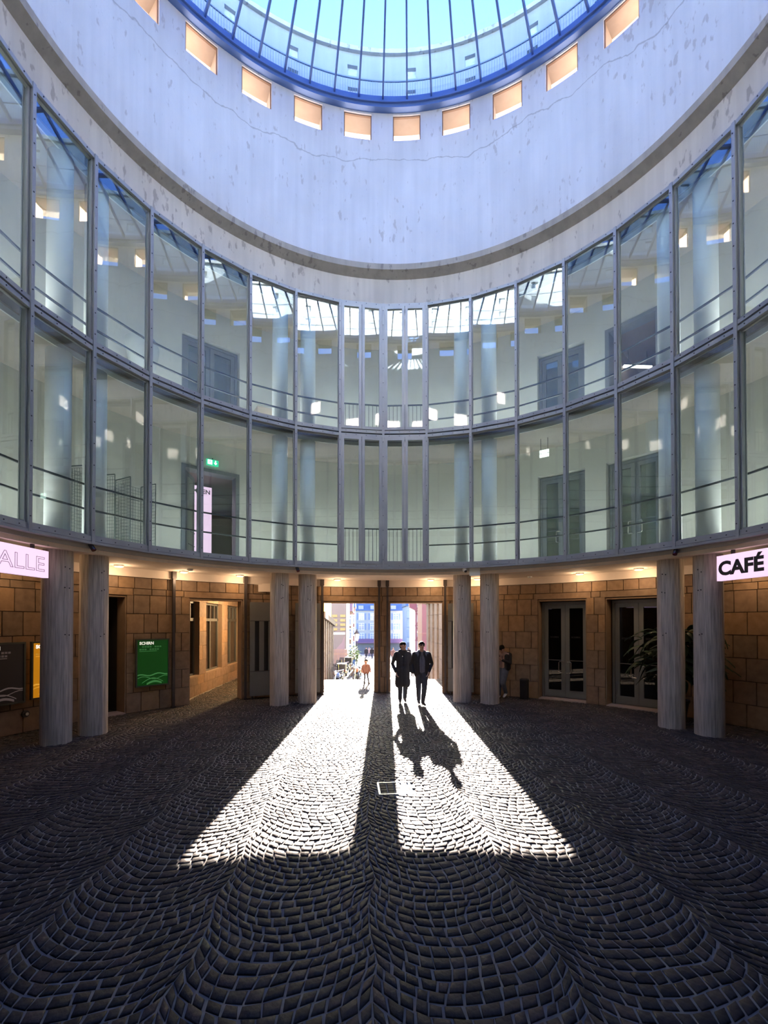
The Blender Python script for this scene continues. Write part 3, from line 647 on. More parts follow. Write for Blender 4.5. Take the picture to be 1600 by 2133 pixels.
# downlights (their lamps give the warm light), smoke detectors, cameras
M['lamp_glow'] = emis('warm_lamp_lens', (1.0,.72,.35,1), 4.0)
for i, (a, lb) in enumerate(((-72,'above the black poster board'), (-55.2,'near the dark recess'), (-43.3,'above the post beside the green board'), (-31.9,'above the side passage edge'), (-10.2,'above the left portal'), (11.6,'above the right portal'), (22.2,'between the columns below the white box'), (43.9,'above the left glass door'), (54.9,'above the right glass door'), (72,'behind the café sign'))):
    t = thing('ceiling_downlight', 'small round warm ceiling downlight '+lb, 'lamp', P(8.08, a, 3.79), 0, 'warm downlights in the soffit')
    mb = MB(); mb.lathe([(.10,-.045),(.115,-.03),(.115,.0)], 20); mb.build('lamp_housing', M['white'], t)
    mb = MB(); mb.lathe([(.085,-.052),(.085,-.046)], 20); mb.build('lamp_lens', M['lamp_glow'], t)
    l = bpy.data.lights.new('downlight', 'POINT'); l.energy = 4.8; l.color = (1.0,.68,.40); l.shadow_soft_size = .08; lo = link('downlight_bulb', l, t); lo.location = (0,0,-.22)
for a, lb in ((-43.9,'left'), (33.5,'right')):
    t = thing('smoke_detector', 'flat round smoke detector on the soffit, %s half of the ring' % lb, 'detector', P(7.5 if a < 0 else 8.2, a, 3.79))
    mb = MB(); mb.lathe([(.03,-.05),(.06,-.04),(.075,-.015),(.075,0)], 18); mb.build('detector_body', M['white'], t, True)
def cctv(a, label):
    t = thing('security_camera', label, 'camera', P(6.72, a, 3.97), -a*D2R, 'dark security cameras on the fascia')
    mb = MB(); mb.box(-.03,.03,-.05,.0,-.03,.03); mb.tube([(0,-.04,0),(0,-.10,-.04)], .018, 6); mb.build('camera_bracket', M['pipe'], t)
    mb = MB(); mb.tube([(0,-.07,-.02),(.02,-.14,-.13)], .045, 10); mb.build('camera_body', M['steel_dark'], t)
    mb = MB(); mb.tube([(.02,-.141,-.13),(.022,-.15,-.145)], .046, 10); mb.build('camera_lens', simple('camera_lens_red', (.12,.02,.02,1), .2), t)
cctv(-67.4, 'dark security camera on the fascia above the left column pair'); cctv(-22, 'dark security camera on the fascia above the second column pair'); cctv(67.4, 'dark security camera on the fascia above the right column pair')
t = thing('dome_camera', 'white dome security camera on the fascia beside a white box', 'camera', P(6.72,20.9,3.97), -20.9*D2R)
mb = MB(); mb.box(-.05,.05,-.06,0,-.05,.04); mb.build('dome_bracket', M['white'], t); mb = MB(); mb.ball((0,-.09,-.06), .075, 14); mb.build('dome_shell', M['white'], t, True); mb = MB(); mb.ball((.02,-.12,-.11), .042, 12); mb.build('dome_lens', M['black'], t, True)
t = thing('junction_box', 'plain white square box on the fascia right of the dome camera', 'box', P(6.72,23.3,3.73), -23.3*D2R)
mb = MB(); mb.box(-.15,.15,-.07,0,0,.29); mb.build('box_body', M['white'], t); mb = MB(); mb.box(-.145,.145,-.078,-.071,.005,.285); mb.build('box_lid', simple('box_lid_paint', (.74,.74,.72,1), .4, 0, 0), t)
# litter bin
t = thing('litter_bin', 'slim black cylindrical litter bin against the right stone wall', 'bin', P(8.3,32.1,0))
mb = MB(); mb.lathe([(.13,0),(.135,.58),(.125,.60)], 20); mb.build('bin_body', M['black'], t); mb = MB(); mb.lathe([(.138,.56),(.138,.60),(.11,.625),(.09,.61)], 20); mb.build('bin_rim', M['steel_dark'], t)
# potted plant with long drooping leaves
t = thing('potted_plant', 'tall dark-leaved potted plant behind the two right columns', 'plant', P(7.95,61.5,0), -61.5*D2R)
mb = MB(); mb.lathe([(.20,0),(.27,.44),(.29,.45),(.29,.5),(.25,.5),(.24,.44)], 20); mb.build('plant_pot', M['steel_dark'], t)
mb = MB(); mb.tube([(0,0,.4),(.03,0,1.0),(-.02,.02,1.6),(.02,0,2.0)], .035, 8, .02); mb.build('plant_stem', simple('plant_stem_bark', (.06,.045,.03,1), .8), t)
M['leaf'] = simple('dark_leaf', (.018,.045,.018,1), .45, 0, .3, 8)
mb = MB(); n = 7; vs = []; fs = []
for i in range(n):
    u = i/(n-1); ww = .075*math.sin(math.pi*min(1, u*.92+.06))**.8; x = .52*u; z = .10*math.sin(u*2.2)-.34*u*u
    vs += [(x,-ww,z-.02), (x,0,z), (x,ww,z-.02)]
for i in range(n-1): fs += [(3*i,3*i+3,3*i+4,3*i+1), (3*i+1,3*i+4,3*i+5,3*i+2)]
vs2 = [(x,y,z-.004) for x, y, z in vs]; mb.add(vs, fs); mb.add(vs2, [f[::-1] for f in fs]); leafm = mb.mesh('leaf', M['leaf'], True)
for i in range(170):
    hh = R_.uniform(1.0, 2.25); an = R_.uniform(0, 6.283); ex = R_.uniform(0, .72)
    o = link('leaf', leafm, t, (ex*math.cos(an)*1.15, ex*math.sin(an)*.35, hh)); o.rotation_euler = (R_.uniform(-.5,.5), R_.uniform(-.4,.5), an if abs(math.sin(an)) < .8 else an*.3); k_ = R_.uniform(.7,1.15); o.scale = (k_,k_,k_)

# ------------------------------------------------------------------ things in the galleries
t = thing('lightbox_banner', 'tall pink illuminated banner seen through the lower left gallery doorway', 'banner', P(10.5,-33.9,4.55), 34*D2R)
mb = MB(); mb.box(-1.2,.14,0,.08,0,2.40); mb.build('banner_box', M['sign'], t); mb = MB(); mb.box(-1.22,.16,.081,.12,-.02,2.42); mb.build('banner_back', M['steel_dark'], t)
label_text('banner_letters', 'WILLKOMMEN', .20, M['ink'], t, (.09, -.004, 2.16), (90,0,0), bold=.005, align='RIGHT')
mb = MB(); mb.box(-.9,-.8,.02,.1,-.44,-.02); mb.box(.0,.1,.02,.1,-.44,-.02); mb.build('banner_foot', M['steel_dark'], t)
M['exit_green'] = emis('exit_green', (.0,.30,.14,1), .8); M['exit_white'] = emis('exit_white', (.8,1,.9,1), 1.2)
t = thing('exit_sign', 'green emergency exit sign above the lower left gallery doorway', 'sign', P(8.55,-36.6,7.06), 36.6*D2R)
mb = MB(); mb.box(-.17,.17,-.03,.03,0,.17); mb.build('sign_box', M['exit_green'], t)
mb = MB(); mb.box(-.15,-.02,-.034,-.031,.02,.15); mb.build('door_symbol', M['exit_white'], t)
mb = MB(); mb.box(.065,.095,-.034,-.031,.07,.15); mb.add([(.03,-.034,.08),(.13,-.034,.08),(.08,-.034,.02),(.03,-.031,.08),(.13,-.031,.08),(.08,-.031,.02)], [(0,1,2),(3,5,4),(0,3,4,1),(1,4,5,2),(2,5,3,0)]); mb.build('arrow_symbol', M['exit_white'], t)
mb = MB(); mb.ball((-.075,-.035,.128), .012, 8); mb.tube([(-.075,-.036,.115),(-.085,-.036,.08)], .010, 6); mb.tube([(-.085,-.036,.08),(-.06,-.036,.06),(-.065,-.036,.03)], .008, 6); mb.tube([(-.085,-.036,.08),(-.11,-.036,.06),(-.125,-.036,.065)], .008, 6); mb.tube([(-.078,-.036,.11),(-.05,-.036,.09)], .006, 6); mb.tube([(-.078,-.036,.11),(-.11,-.036,.10)], .006, 6); mb.build('running_figure', M['exit_green'], t)
mb = MB(); mb.box(-.01,.01,-.01,.03,.17,.22); mb.build('sign_mount', M['steel_dark'], t)
t = thing('hanging_notice', 'small white two-line notice hanging in the lower right gallery', 'sign', P(7.7,37.6,7.22), -37.6*D2R)
mb = MB(); mb.box(-.13,.13,-.02,.02,.12,.2); mb.build('upper_strip', M['exit_white'], t); mb = MB(); mb.box(-.13,.13,-.02,.02,0,.09); mb.build('lower_strip', M['exit_white'], t); mb = MB(); mb.tube([(-.1,0,.2),(-.1,0,.55)], .006); mb.tube([(.1,0,.2),(.1,0,.55)], .006); mb.box(-.11,-.09,-.005,.005,.08,.13); mb.box(.09,.11,-.005,.005,.08,.13); mb.build('hanger_wires', M['steel_dark'], t)
def wire_panel(mb, p0, p1, z0, z1, nx, nz, r=.003):
    p0, p1 = Vector(p0), Vector(p1)
    for i in range(nx+1):
        p = p0.lerp(p1, i/nx); mb.obox((p.x,p.y,(z0+z1)/2), r*2, r*2, z1-z0)
    d = p1-p0; c = (p0+p1)/2
    for j in range(nz+1): mb.obox((c.x,c.y,z0+(z1-z0)*j/nz), d.length, r*2, r*2, math.atan2(d.y, d.x))
for i, (a, r, lb, rz) in enumerate(((-59.6,8.1,'wire roll cage trolley in the lower left gallery, beside the white column', .3), (-52.2,8.12,'wire roll cage trolley in the lower left gallery, nearer the open doorway', .12))):
    t = thing('roll_cage', lb, 'trolley', P(r, a, 4.06), -a*D2R+rz)
    fm = simple('cage_wire', (.10,.12,.12,1), .5, .3, 0)
    for nm, p0, p1 in (('wire_side', (-.34,-.3,0), (-.34,.3,0)), ('wire_side', (.34,-.3,0), (.34,.3,0)), ('wire_back', (-.34,.3,0), (.34,.3,0))):
        mb = MB(); wire_panel(mb, p0, p1, .2, 1.85, 9, 20); mb.build(nm, fm, t)
    mb = MB()
    for x in (-.34,.34):
        for y in (-.3,.3): mb.tube([(x,y,.1),(x,y,1.9)], .014, 6)
        mb.tube([(x,-.3,1.9),(x,.3,1.9)], .014, 6)
    for z in (.35, 1.35): mb.tube([(-.34,-.3,z),(-.1,-.3,z)], .012, 6)
    mb.build('cage_frame', fm, t)
    mb = MB(); mb.box(-.36,.36,-.32,.32,.12,.18); mb.build('cage_base', M['steel_dark'], t)
    for x in (-.3,.3):
        for y in (-.26,.26): mb = MB(); mb.tube([(x-.015,y,.055),(x+.015,y,.055)], .055, 12); mb.box(x-.01,x+.01,y-.01,y+.01,.055,.12); mb.build('caster', M['black'], t)
M['chair_shell'] = simple('pale_grey_shell', (.50,.52,.52,1), .5, 0, .03, 4)
t = thing('tulip_chair', 'white moulded swivel armchair in the upper left gallery behind the rails', 'chair', P(8.08,-51.4,7.97), 1.2)
mb = MB(); prof = [(.30,.0),(.30,.02),(.10,.06),(.06,.15),(.06,.40),(.16,.46),(.36,.62),(.44,.9),(.50,1.12),(.53,1.26),(.50,1.26),(.44,1.05),(.36,.74),(.2,.56),(.01,.52)]
mb.lathe(prof[:6], 28); mb.build('chair_pedestal', M['chair_shell'], t, True)
mb = MB(); mb.lathe([(.02,.45)]+prof[5:], 28); 
mb.v = [(x*1.05, y, z if z < .55 else .55+(z-.55)*(1.0 if x < 0 else 1-.22*min(1, x*2))) for x, y, z in mb.v]; mb.build('chair_shell', M['chair_shell'], t, True); t.scale = (.74, .74, 1.3)
t = thing('cardboard_box', 'beige cardboard box on the upper gallery floor left of the middle', 'box', P(7.9,-27.2,7.97), 28*D2R)
M['card'] = simple('cardboard', (.42,.34,.26,1), .8, 0, .06, 5)
mb = MB(); mb.box(-.26,.26,-.2,.2,0,.86); mb.build('box_body', M['card'], t); mb = MB(); mb.box(-.262,.262,-.01,.202,.862,.868); mb.box(-.262,.262,-.202,-.012,.862,.868); mb.build('box_flaps', M['card'], t)
t = thing('linear_lamp', 'long white tube lamp glowing in the upper right room', 'lamp', (8.0,6.85,10.4), 0)
mb = MB(); mb.box(-.45,.45,-.04,.04,-.03,.02); mb.build('lamp_tube', emis('tube_glow', (1,.95,.88,1), 2.0), t); mb = MB(); mb.box(-.46,.46,-.05,.05,.021,.06); mb.build('lamp_housing', M['steel_dark'], t)
mb = MB(); mb.tube([(-.3,0,.06),(-.3,0,.5)], .008); mb.build('lamp_hanger', M['steel_dark'], t); mb = MB(); mb.tube([(.3,0,.06),(.3,0,.5)], .008); mb.build('lamp_hanger', M['steel_dark'], t)
# ------------------------------------------------------------------ outside: side passage, podium, street
pw = tag(link('wall_passage', None), 'warm sandstone passage wall with three tall windows', None, None, 'structure')
WY = [(6.9,8.44), (9.1,10.9), (11.62,13.5)]
mb = MB()
ys = [6.75]+[q for p in WY for q in p]+[14.2]
mb.box(-6.35, -6.02, 6.75, 14.2, -.3, .62); mb.box(-6.35, -6.02, 6.75, 14.2, 3.06, 3.6)
for i in range(0, len(ys), 2): mb.box(-6.35, -6.02, ys[i], ys[i+1], .62, 3.06)
mb.build('wall_core', M['jamb'], pw)
def flat_block(y0, y1, z0, z1):
    g = .005; mb = MB(); d = R_.uniform(0,.006); mb.box(-6.03, -6.0-d, y0+g, y1-g, z0+g, z1-g); mb.build('stone_block', M['stone'], pw)
for z0, z1, off in ((0,.34,0), (.34,.64,.5)):
    n = 12; e = [6.75]+[6.75+(i+off)*.62 for i in range(1, n)]+[14.2]
    for a, b in zip(e, e[1:]): flat_block(a, b, z0, z1)
for i in range(0, len(ys), 2):
    for j, (z0, z1) in enumerate(((.64,1.12),(1.12,1.6),(1.6,2.08),(2.08,2.56),(2.56,3.06))):
        a, b = ys[i], ys[i+1]
        if j % 2 and b-a > .5: flat_block(a, (a+b)/2, z0, z1); flat_block((a+b)/2, b, z0, z1)
        else: flat_block(a, b, z0, z1)
for i in range(12): flat_block(6.75+i*.62, min(14.2, 6.75+(i+1)*.62), 3.06, 3.34)
M['win_frame'] = simple('window_frame_grey', (.10,.10,.09,1), .5, .1, .05, 4)
M['curtain'] = simple('pale_curtain', (.62,.56,.36,1), .8, 0, .08, 4)
for i, (y0, y1) in enumerate(WY):
    s = tag(link('window_%d' % (97+i), None), None, None, None, 'structure')
    mb = MB(); t_ = .06; x0, x1 = -6.24, -6.16
    mb.box(x0,x1,y0,y0+t_,.64,3.06); mb.box(x0,x1,y1-t_,y1,.64,3.06); mb.box(x0,x1,y0,y1,.64,.70); mb.box(x0,x1,y0,y1,3.0,3.06); mb.box(x0,x1,y0,y1,2.42,2.52)
    for j in range(1, 4): yy = y0+(y1-y0)*j/4; mb.box(x0,x1,yy-.025,yy+.025,2.52,3.0)
    mb.box(x0,x1,(y0+y1)/2-.05,(y0+y1)/2+.05,.70,2.42); mb.build('window_frame', M['win_frame'], s)
    mb = MB(); mb.box(-6.205,-6.195,y0+t_,y1-t_,.70,3.0); mb.build('glass_pane', M['street_glass'], s)
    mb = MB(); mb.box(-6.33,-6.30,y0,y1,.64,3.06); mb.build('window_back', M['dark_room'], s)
    mb = MB(); mb.box(-6.27,-6.25,y0+.1,y0+.62,.72,2.42); mb.build('curtain', M['curtain'], s)
    mb = MB(); mb.box(-6.25,-6.0,y0,y1,.60,.645); mb.build('window_sill', M['jamb'], s)
mb = MB(); mb.box(-6.35,-3.0,7.6,14.2,3.34,3.6); tag(mb.build('ceiling_passage', M['soffit']), 'low ceiling of the side passage', None, None, 'structure')
mb = MB(); mb.box(-3.2,-2.9,8.3,14.2,-.3,3.6); mb.box(-6.35,-2.9,14.2,14.5,-.3,3.6); tag(mb.build('wall_passage_inner', M['jamb']), 'stone wall between side passage and portals', None, None, 'structure')
t = thing('ceiling_lantern', 'warm ceiling lamp inside the side passage', 'lamp', (-4.3,10.2,3.34))
mb = MB(); mb.lathe([(.12,-.06),(.14,-.03),(.14,0)], 18); mb.build('lamp_housing', M['white'], t); mb = MB(); mb.lathe([(.11,-.075),(.11,-.061)], 18); mb.build('lamp_lens', M['lamp_glow'], t)
l = bpy.data.lights.new('passage_lamp', 'POINT'); l.energy = 210; l.color = (1,.68,.36); l.shadow_soft_size = .1; lo = link('lantern_bulb', l, t); lo.location = (0,0,-.16)
# pilastered stone walls either side of the way out
M['pilaster'] = stonemat('red_sandstone', [(.10,.077,.064,1), (.085,.066,.056,1), (.115,.088,.074,1)])
def street_wall(name, label, x0, x1, xs, y0, y1, z0, ztop, n):
    s = tag(link(name, None), label, None, None, 'structure')
    mb = MB(); mb.hexa([(x0,y0,z0),(x1,y0,z0),(x1,y1,z0),(x0,y1,z0),(x0,y0,ztop[0]),(x1,y0,ztop[0]),(x1,y1,ztop[1]),(x0,y1,ztop[1])]); mb.build('wall_core', M['mortar'], s)
    st_ = (y1-y0)/n; sg = 1 if xs > 0 else -1; fx = x1 if sg > 0 else x0
    for i in range(n):
        for a, b, pr in ((.0,.55,.10), (.55,1.0,.02)):
            ya, yb = y0+(i+a)*st_, y0+(i+b)*st_; zt = ztop[0]+(ztop[1]-ztop[0])*(i+.5)/n; z = z0; h_ = .62
            while z < zt-.3:
                zz = min(z+h_, zt-.28); mb = MB(); xa, xb = sorted((fx-sg*.02, fx+sg*pr)); mb.box(xa, xb, ya+.005, yb-.005, z+.005, zz-.005); mb.build('stone_block', M['pilaster'], s); z = zz
                if zz >= zt-.29: break
    mb = MB(); xa, xb = sorted((fx-sg*.2, fx+sg*.18)); mb.hexa([(xa,y0,ztop[0]-.28),(xb,y0,ztop[0]-.28),(xb,y1,ztop[1]-.28),(xa,y1,ztop[1]-.28),(xa,y0,ztop[0]),(xb,y0,ztop[0]),(xb,y1,ztop[1]),(xa,y1,ztop[1])]); mb.build('coping', M['pilaster'], s)
street_wall('wall_street_left', 'pilastered sandstone wall along the left side of the street', -2.9, -2.36, 1, 12.6, 20.2, -1.0, (2.85,2.45), 6)
street_wall('wall_street_right', 'pilastered sandstone wall along the right side of the exit', 2.72, 3.3, -1, 9.0, 16.5, -1.0, (3.6,3.6), 6)
# steps and street
mb = MB()
for i in range(5): mb.box(-12, 12, 12.15+i*.32, 12.15+(i+1)*.32+.02, -1.3, -.17*(i+1)+.0)
tag(mb.build('trim_8', M['sill']), 'steps down from the podium to the street', None, None, 'structure')
M['street'] = simple('street_paving', (0.065,0.060,0.058,1), .6, 0, .15, 1.2, .2)
mb = MB(); mb.add([(-70,13.7,-.9),(70,13.7,-.9),(70,19,-.9),(-70,19,-.9),(-70,150,-7.45),(70,150,-7.45)], [(0,1,2,3),(3,2,5,4)]); tag(mb.build('street', M['street']), 'sunlit paved street and square beyond the portals', None, None, 'structure')
def zs(y): return -.9 if y < 19 else -.9-.05*(y-19)
# buildings
def building(name, label, x0, x1, y0, y1, z1, mat, wins=(), roof=None, front='y', frame=None, eave=.3, cat='building', base=None, group=None, shutters=None):
    t = thing(name, label, cat, ((x0+x1)/2, y0, zs(y0)), 0, group); ox, oy, oz = t.location
    mb = MB(); mb.box(x0-ox, x1-ox, 0, y1-y0, -1, z1-oz); mb.build('wall', mat, t)
    if base:
        mb = MB(); mb.box(x0-ox-.02, x1-ox+.02, -.12, 0, 0, base[0]); mb.build('shop_front', base[1], t)
    if roof:
        h_, rm = roof; mb = MB(); e = eave; a, b, d = x0-ox-e, x1-ox+e, y1-y0
        mb.add([(a,-e,z1-oz),(b,-e,z1-oz),(b,d+e,z1-oz),(a,d+e,z1-oz),(a,d/2,z1-oz+h_),(b,d/2,z1-oz+h_)], [(3,2,1,0),(0,1,5,4),(2,3,4,5),(1,2,5),(3,0,4)]); mb.build('roof', rm, t)
    for wx, wz, ww, wh in wins:
        X, Z = wx-ox, wz-oz; f_ = .09
        mb = MB(); mb.box(X-ww/2-f_, X-ww/2, -.10, .0, Z, Z+wh); mb.box(X+ww/2, X+ww/2+f_, -.10, 0, Z, Z+wh); mb.box(X-ww/2-f_, X+ww/2+f_, -.10, 0, Z+wh, Z+wh+f_); mb.box(X-ww/2-f_-.05, X+ww/2+f_+.05, -.2, 0, Z-.12, Z); mb.box(X-.04, X+.04, -.09, -.03, Z, Z+wh); mb.box(X-ww/2, X+ww/2, -.085, -.035, Z+wh*.66, Z+wh*.66+.07)
        fo = mb.build('window', frame or M['white'], t)
        mb = MB(); mb.box(X-ww/2, X+ww/2, -.04, -.02, Z, Z+wh); mb.build('pane', M['bpane'], fo)
        if shutters:
            for sg in (-1, 1): mb = MB(); c = X+sg*(ww/2+.36); mb.box(c-.24, c+.24, -.07, 0, Z, Z+wh); mb.build('shutter', shutters, fo)
    return t
M['bpane'] = simple('far_window_pane', (.22,.27,.36,1), .15, 0, 0)
M['cream'] = simple('cream_render', (0.380,0.370,0.350,1), .8, 0, .04, .5); M['slate'] = simple('blue_slate_roof', (0.096,0.144,0.240,1), .6, 0, .1, .6); M['blue_trim'] = simple('blue_grey_trim', (0.180,0.228,0.336,1), .6, 0, 0)
M['awning'] = simple('purple_awning', (0.198,0.102,0.162,1), .7, 0, .05, 2); M['pink'] = simple('pink_sandstone', (0.248,0.113,0.108,1), .8, 0, .06, .7); M['redst'] = simple('red_tower_stone', (0.210,0.085,0.090,1), .8, 0, .06, .7); M['salmon'] = simple('salmon_render', (0.185,0.106,0.073,1), .8, 0, .05, .7)
M['paleblue'] = simple('pale_blue_render', (0.341,0.363,0.418,1), .8, 0, .04, .5); M['shop'] = simple('dark_shop_front', (.10,.11,.14,1), .4, 0, .1, 1)
Y = 118.0; z0 = zs(Y)
def wx(px, D): return at(px, 1300, D).x
def wz(py, D): return at(800, py, D).z
D = 124.8
bx0, bx1 = wx(736.5, D), wx(846, D)
wins = [(wx(px, D), wz(py, D), 1.35, 1.75) for px in (753,777,801,825) for py in (1291,1312,1333)]
b = building('town_house', 'wide cream town house with slate roof at the far end of the square', bx0, bx1, Y, Y+14, wz(1272, D), M['cream'], wins, (4.2, M['slate']), shutters=M['blue_trim'], base=(2.9, M['shop']))
for i in range(3):
    mb = MB(); X = wx((752,777,820)[i], D)-b.location.x; Z = wz(1265, D)-b.location.z; mb.box(X-.7, X+.7, .4, 2.5, Z-.9, Z+.5); mb.build('dormer', M['cream'], b)
mb = MB(); mb.hexa([(bx0-b.location.x+.3,-1.6,2.7),(bx1-b.location.x-.3,-1.6,2.7),(bx1-b.location.x-.3,-.05,3.0),(bx0-b.location.x+.3,-.05,3.0),(bx0-b.location.x+.3,-1.6,3.0),(bx1-b.location.x-.3,-1.6,3.0),(bx1-b.location.x-.3,-.05,3.9),(bx0-b.location.x+.3,-.05,3.9)]); mb.build('awning', M['awning'], b)
D = 110.0; Y2 = D-7; x0_, x1_ = wx(848, D), wx(884, D)
building('town_house', 'pale blue town house with tall windows right of the cream one', x0_, x1_, Y2, Y2+12, wz(1262, D), M['paleblue'], [(wx(px, D), wz(py, D), 1.5, 1.7) for px in (855,863,871) for py in (1287,1306,1327)], (3.5, M['slate']), frame=M['blue_trim'], base=(2.8, M['shop']))
# half-timbered house and red tower on the right
D = 62.0; Yt = D-7
t = building('timber_house', 'narrow house with dark red timber bracing left of the red tower', wx(866, D), wx(881, D), Yt, Yt+8, 6.5, M['cream'], [], None)
M['timber'] = simple('dark_red_timber', (.20,.06,.07,1), .7, 0, .1, 3)
hw = (wx(881, D)-wx(866, D))/2; H = 6.5-t.location.z
for z in (2.6, 4.6, 6.6, 8.2): mb = MB(); mb.box(-hw-.05, hw, -.08, 0, z, z+.2); mb.build('timber_beam', M['timber'], t)
for x in (-hw+.08, hw-.1): mb = MB(); mb.box(x-.09, x+.09, -.085, 0, 0, H); mb.build('timber_beam', M['timber'], t)
for z in (2.8, 4.8, 6.8):
    for sg in (-1, 1): mb = MB(); mb.tube([(-sg*(hw-.15),-.05,z),(sg*(hw-.15),-.05,z+1.7)], .08, 4); mb.build('timber_brace', M['timber'], t)
mb = MB(); mb.hexa([(-hw-.9,-.7,7.2),(-hw+.1,-.7,6.7),(-hw+.1,.3,6.7),(-hw-.9,.3,7.2),(-hw-.9,-.7,8.4),(-hw+.1,-.7,8.4),(-hw+.1,.3,8.4),(-hw-.9,.3,8.4)]); mb.build('oriel', M['timber'], t)
D = 48.0; Yt = D-7
t = building('stone_tower', 'smooth red sandstone tower rising at the right of the street', wx(880, D), wx(897, D), Yt, Yt+4, 8.5, M['redst'], [], (1.2, M['slate']), eave=.12)
w2 = (wx(897, D)-wx(880, D))/2
for z in (3.2, 6.4): mb = MB(); mb.box(-w2-.05, w2+.05, -.06, 4.05, z, z+.14); mb.build('string_course', M['pink'], t)
mb = MB(); mb.box(w2*.45, w2*.62, -.05, 0, 0, 9.5); mb.build('quoin_strip', M['salmon'], t)
# left side of the street
D = 31.0; Yt = D-7
t = building('painted_house', 'house with a yellow and mauve painted gable on the left of the street', wx(690, D), wx(722, D), Yt, Yt+8, 6.0, simple('mauve_render', (0.106,0.095,0.104,1), .8, 0, .1, 1.2), [], (1.5, M['slate']), eave=.1)
M['yellow'] = simple('yellow_panel', (0.181,0.156,0.065,1), .7, 0, .1, 3)
hw = (wx(722, D)-wx(690, D))/2
for z in (3.0, 3.3, 3.6, 3.9):
    for sg in (-1, 1): mb = MB(); mb.box(sg*hw*.52-.17, sg*hw*.52+.17, -.05, 0, z, z+.17); mb.build('painted_panel', M['yellow'], t)
M['maroon'] = simple('maroon_panel', (0.140,0.100,0.130,1), .7, 0, .1, 2)
mb = MB(); mb.add([(hw-.55,-.04,1.0),(hw-.12,-.04,1.0),(hw-.12,-.04,2.7),(hw-.3,-.04,2.2),(hw-.75,-.04,1.7),(hw-.55,0,1.0),(hw-.12,0,1.0),(hw-.12,0,2.7),(hw-.3,0,2.2),(hw-.75,0,1.7)], [(0,1,2,3,4),(9,8,7,6,5)]+[(i,(i+1)%5,5+(i+1)%5,5+i) for i in range(5)]); mb.build('painted_shape', M['maroon'], t)
mb = MB(); mb.box(-hw, hw-.1, -.05, 0, 2.72, 2.86); mb.build('string_course', M['white'], t)
D = 41.0; Yt = D-7
building('shop_house', 'narrow salmon house in sunlight on the left of the street', wx(712, D), wx(732, D), Yt, Yt+7, 3.4, M['salmon'], [(wx(726, D), zt_, .5, .8) for zt_ in (-.4, 1.0, 2.2)], (1.2, M['pink']), eave=.1)
D = 52.0; Yt = D-7
building('shop_house', 'pink sandstone house with rough quoins on the left of the street', wx(722, D), wx(738.5, D), Yt, Yt+8, 4.2, M['pink'], [(wx(734, D), zt_, .45, .8) for zt_ in (-.6, 1.0, 2.4)], (1.6, M['slate']), eave=.1)
# slatted fence beside the street
t = thing('slat_fence', 'upright wooden slat fence below the painted house', 'fence', (-2.55, 22.6, -1.08), .0)
M['slat'] = simple('weathered_slat', (0.204,0.132,0.108,1), .8, 0, .15, 4)
mb = MB(); mb.box(-.035,.035,-.012,.012,0,1.75); sm = mb.mesh('slat', M['slat'])
for i in range(10): link('slat', sm, t, (i*.105, 0, 0))
mb = MB(); mb.box(-.05,1.0,.012,.05,.3,.38); mb.build('fence_rail', M['slat'], t); mb = MB(); mb.box(-.05,1.0,.012,.05,1.4,1.48); mb.build('fence_rail', M['slat'], t)
# street lamp
p = at(743.5, 1360, 36); zg = zs(p.y)
t = thing('street_lamp', 'old-fashioned street lamp with glowing white lantern beyond the left portal', 'lamp', (p.x, p.y, zg))
hh = at(743.5, 1335, 36).z-zg
mb = MB(); mb.lathe([(.10,0),(.09,.3),(.045,.4),(.035,hh)], 10); mb.build('lamp_post', M['pipe'], t)
mb = MB(); mb.lathe([(.10,hh),(.20,hh+.55)], 6); mb.build('lantern_glass', simple('lantern_glass_white', (.8,.8,.78,1), .3, 0, 0), t)
mb = MB(); mb.lathe([(.23,hh+.55),(.22,hh+.6),(.06,hh+.82),(.02,hh+.95)], 6); mb.build('lantern_cap', M['pipe'], t)
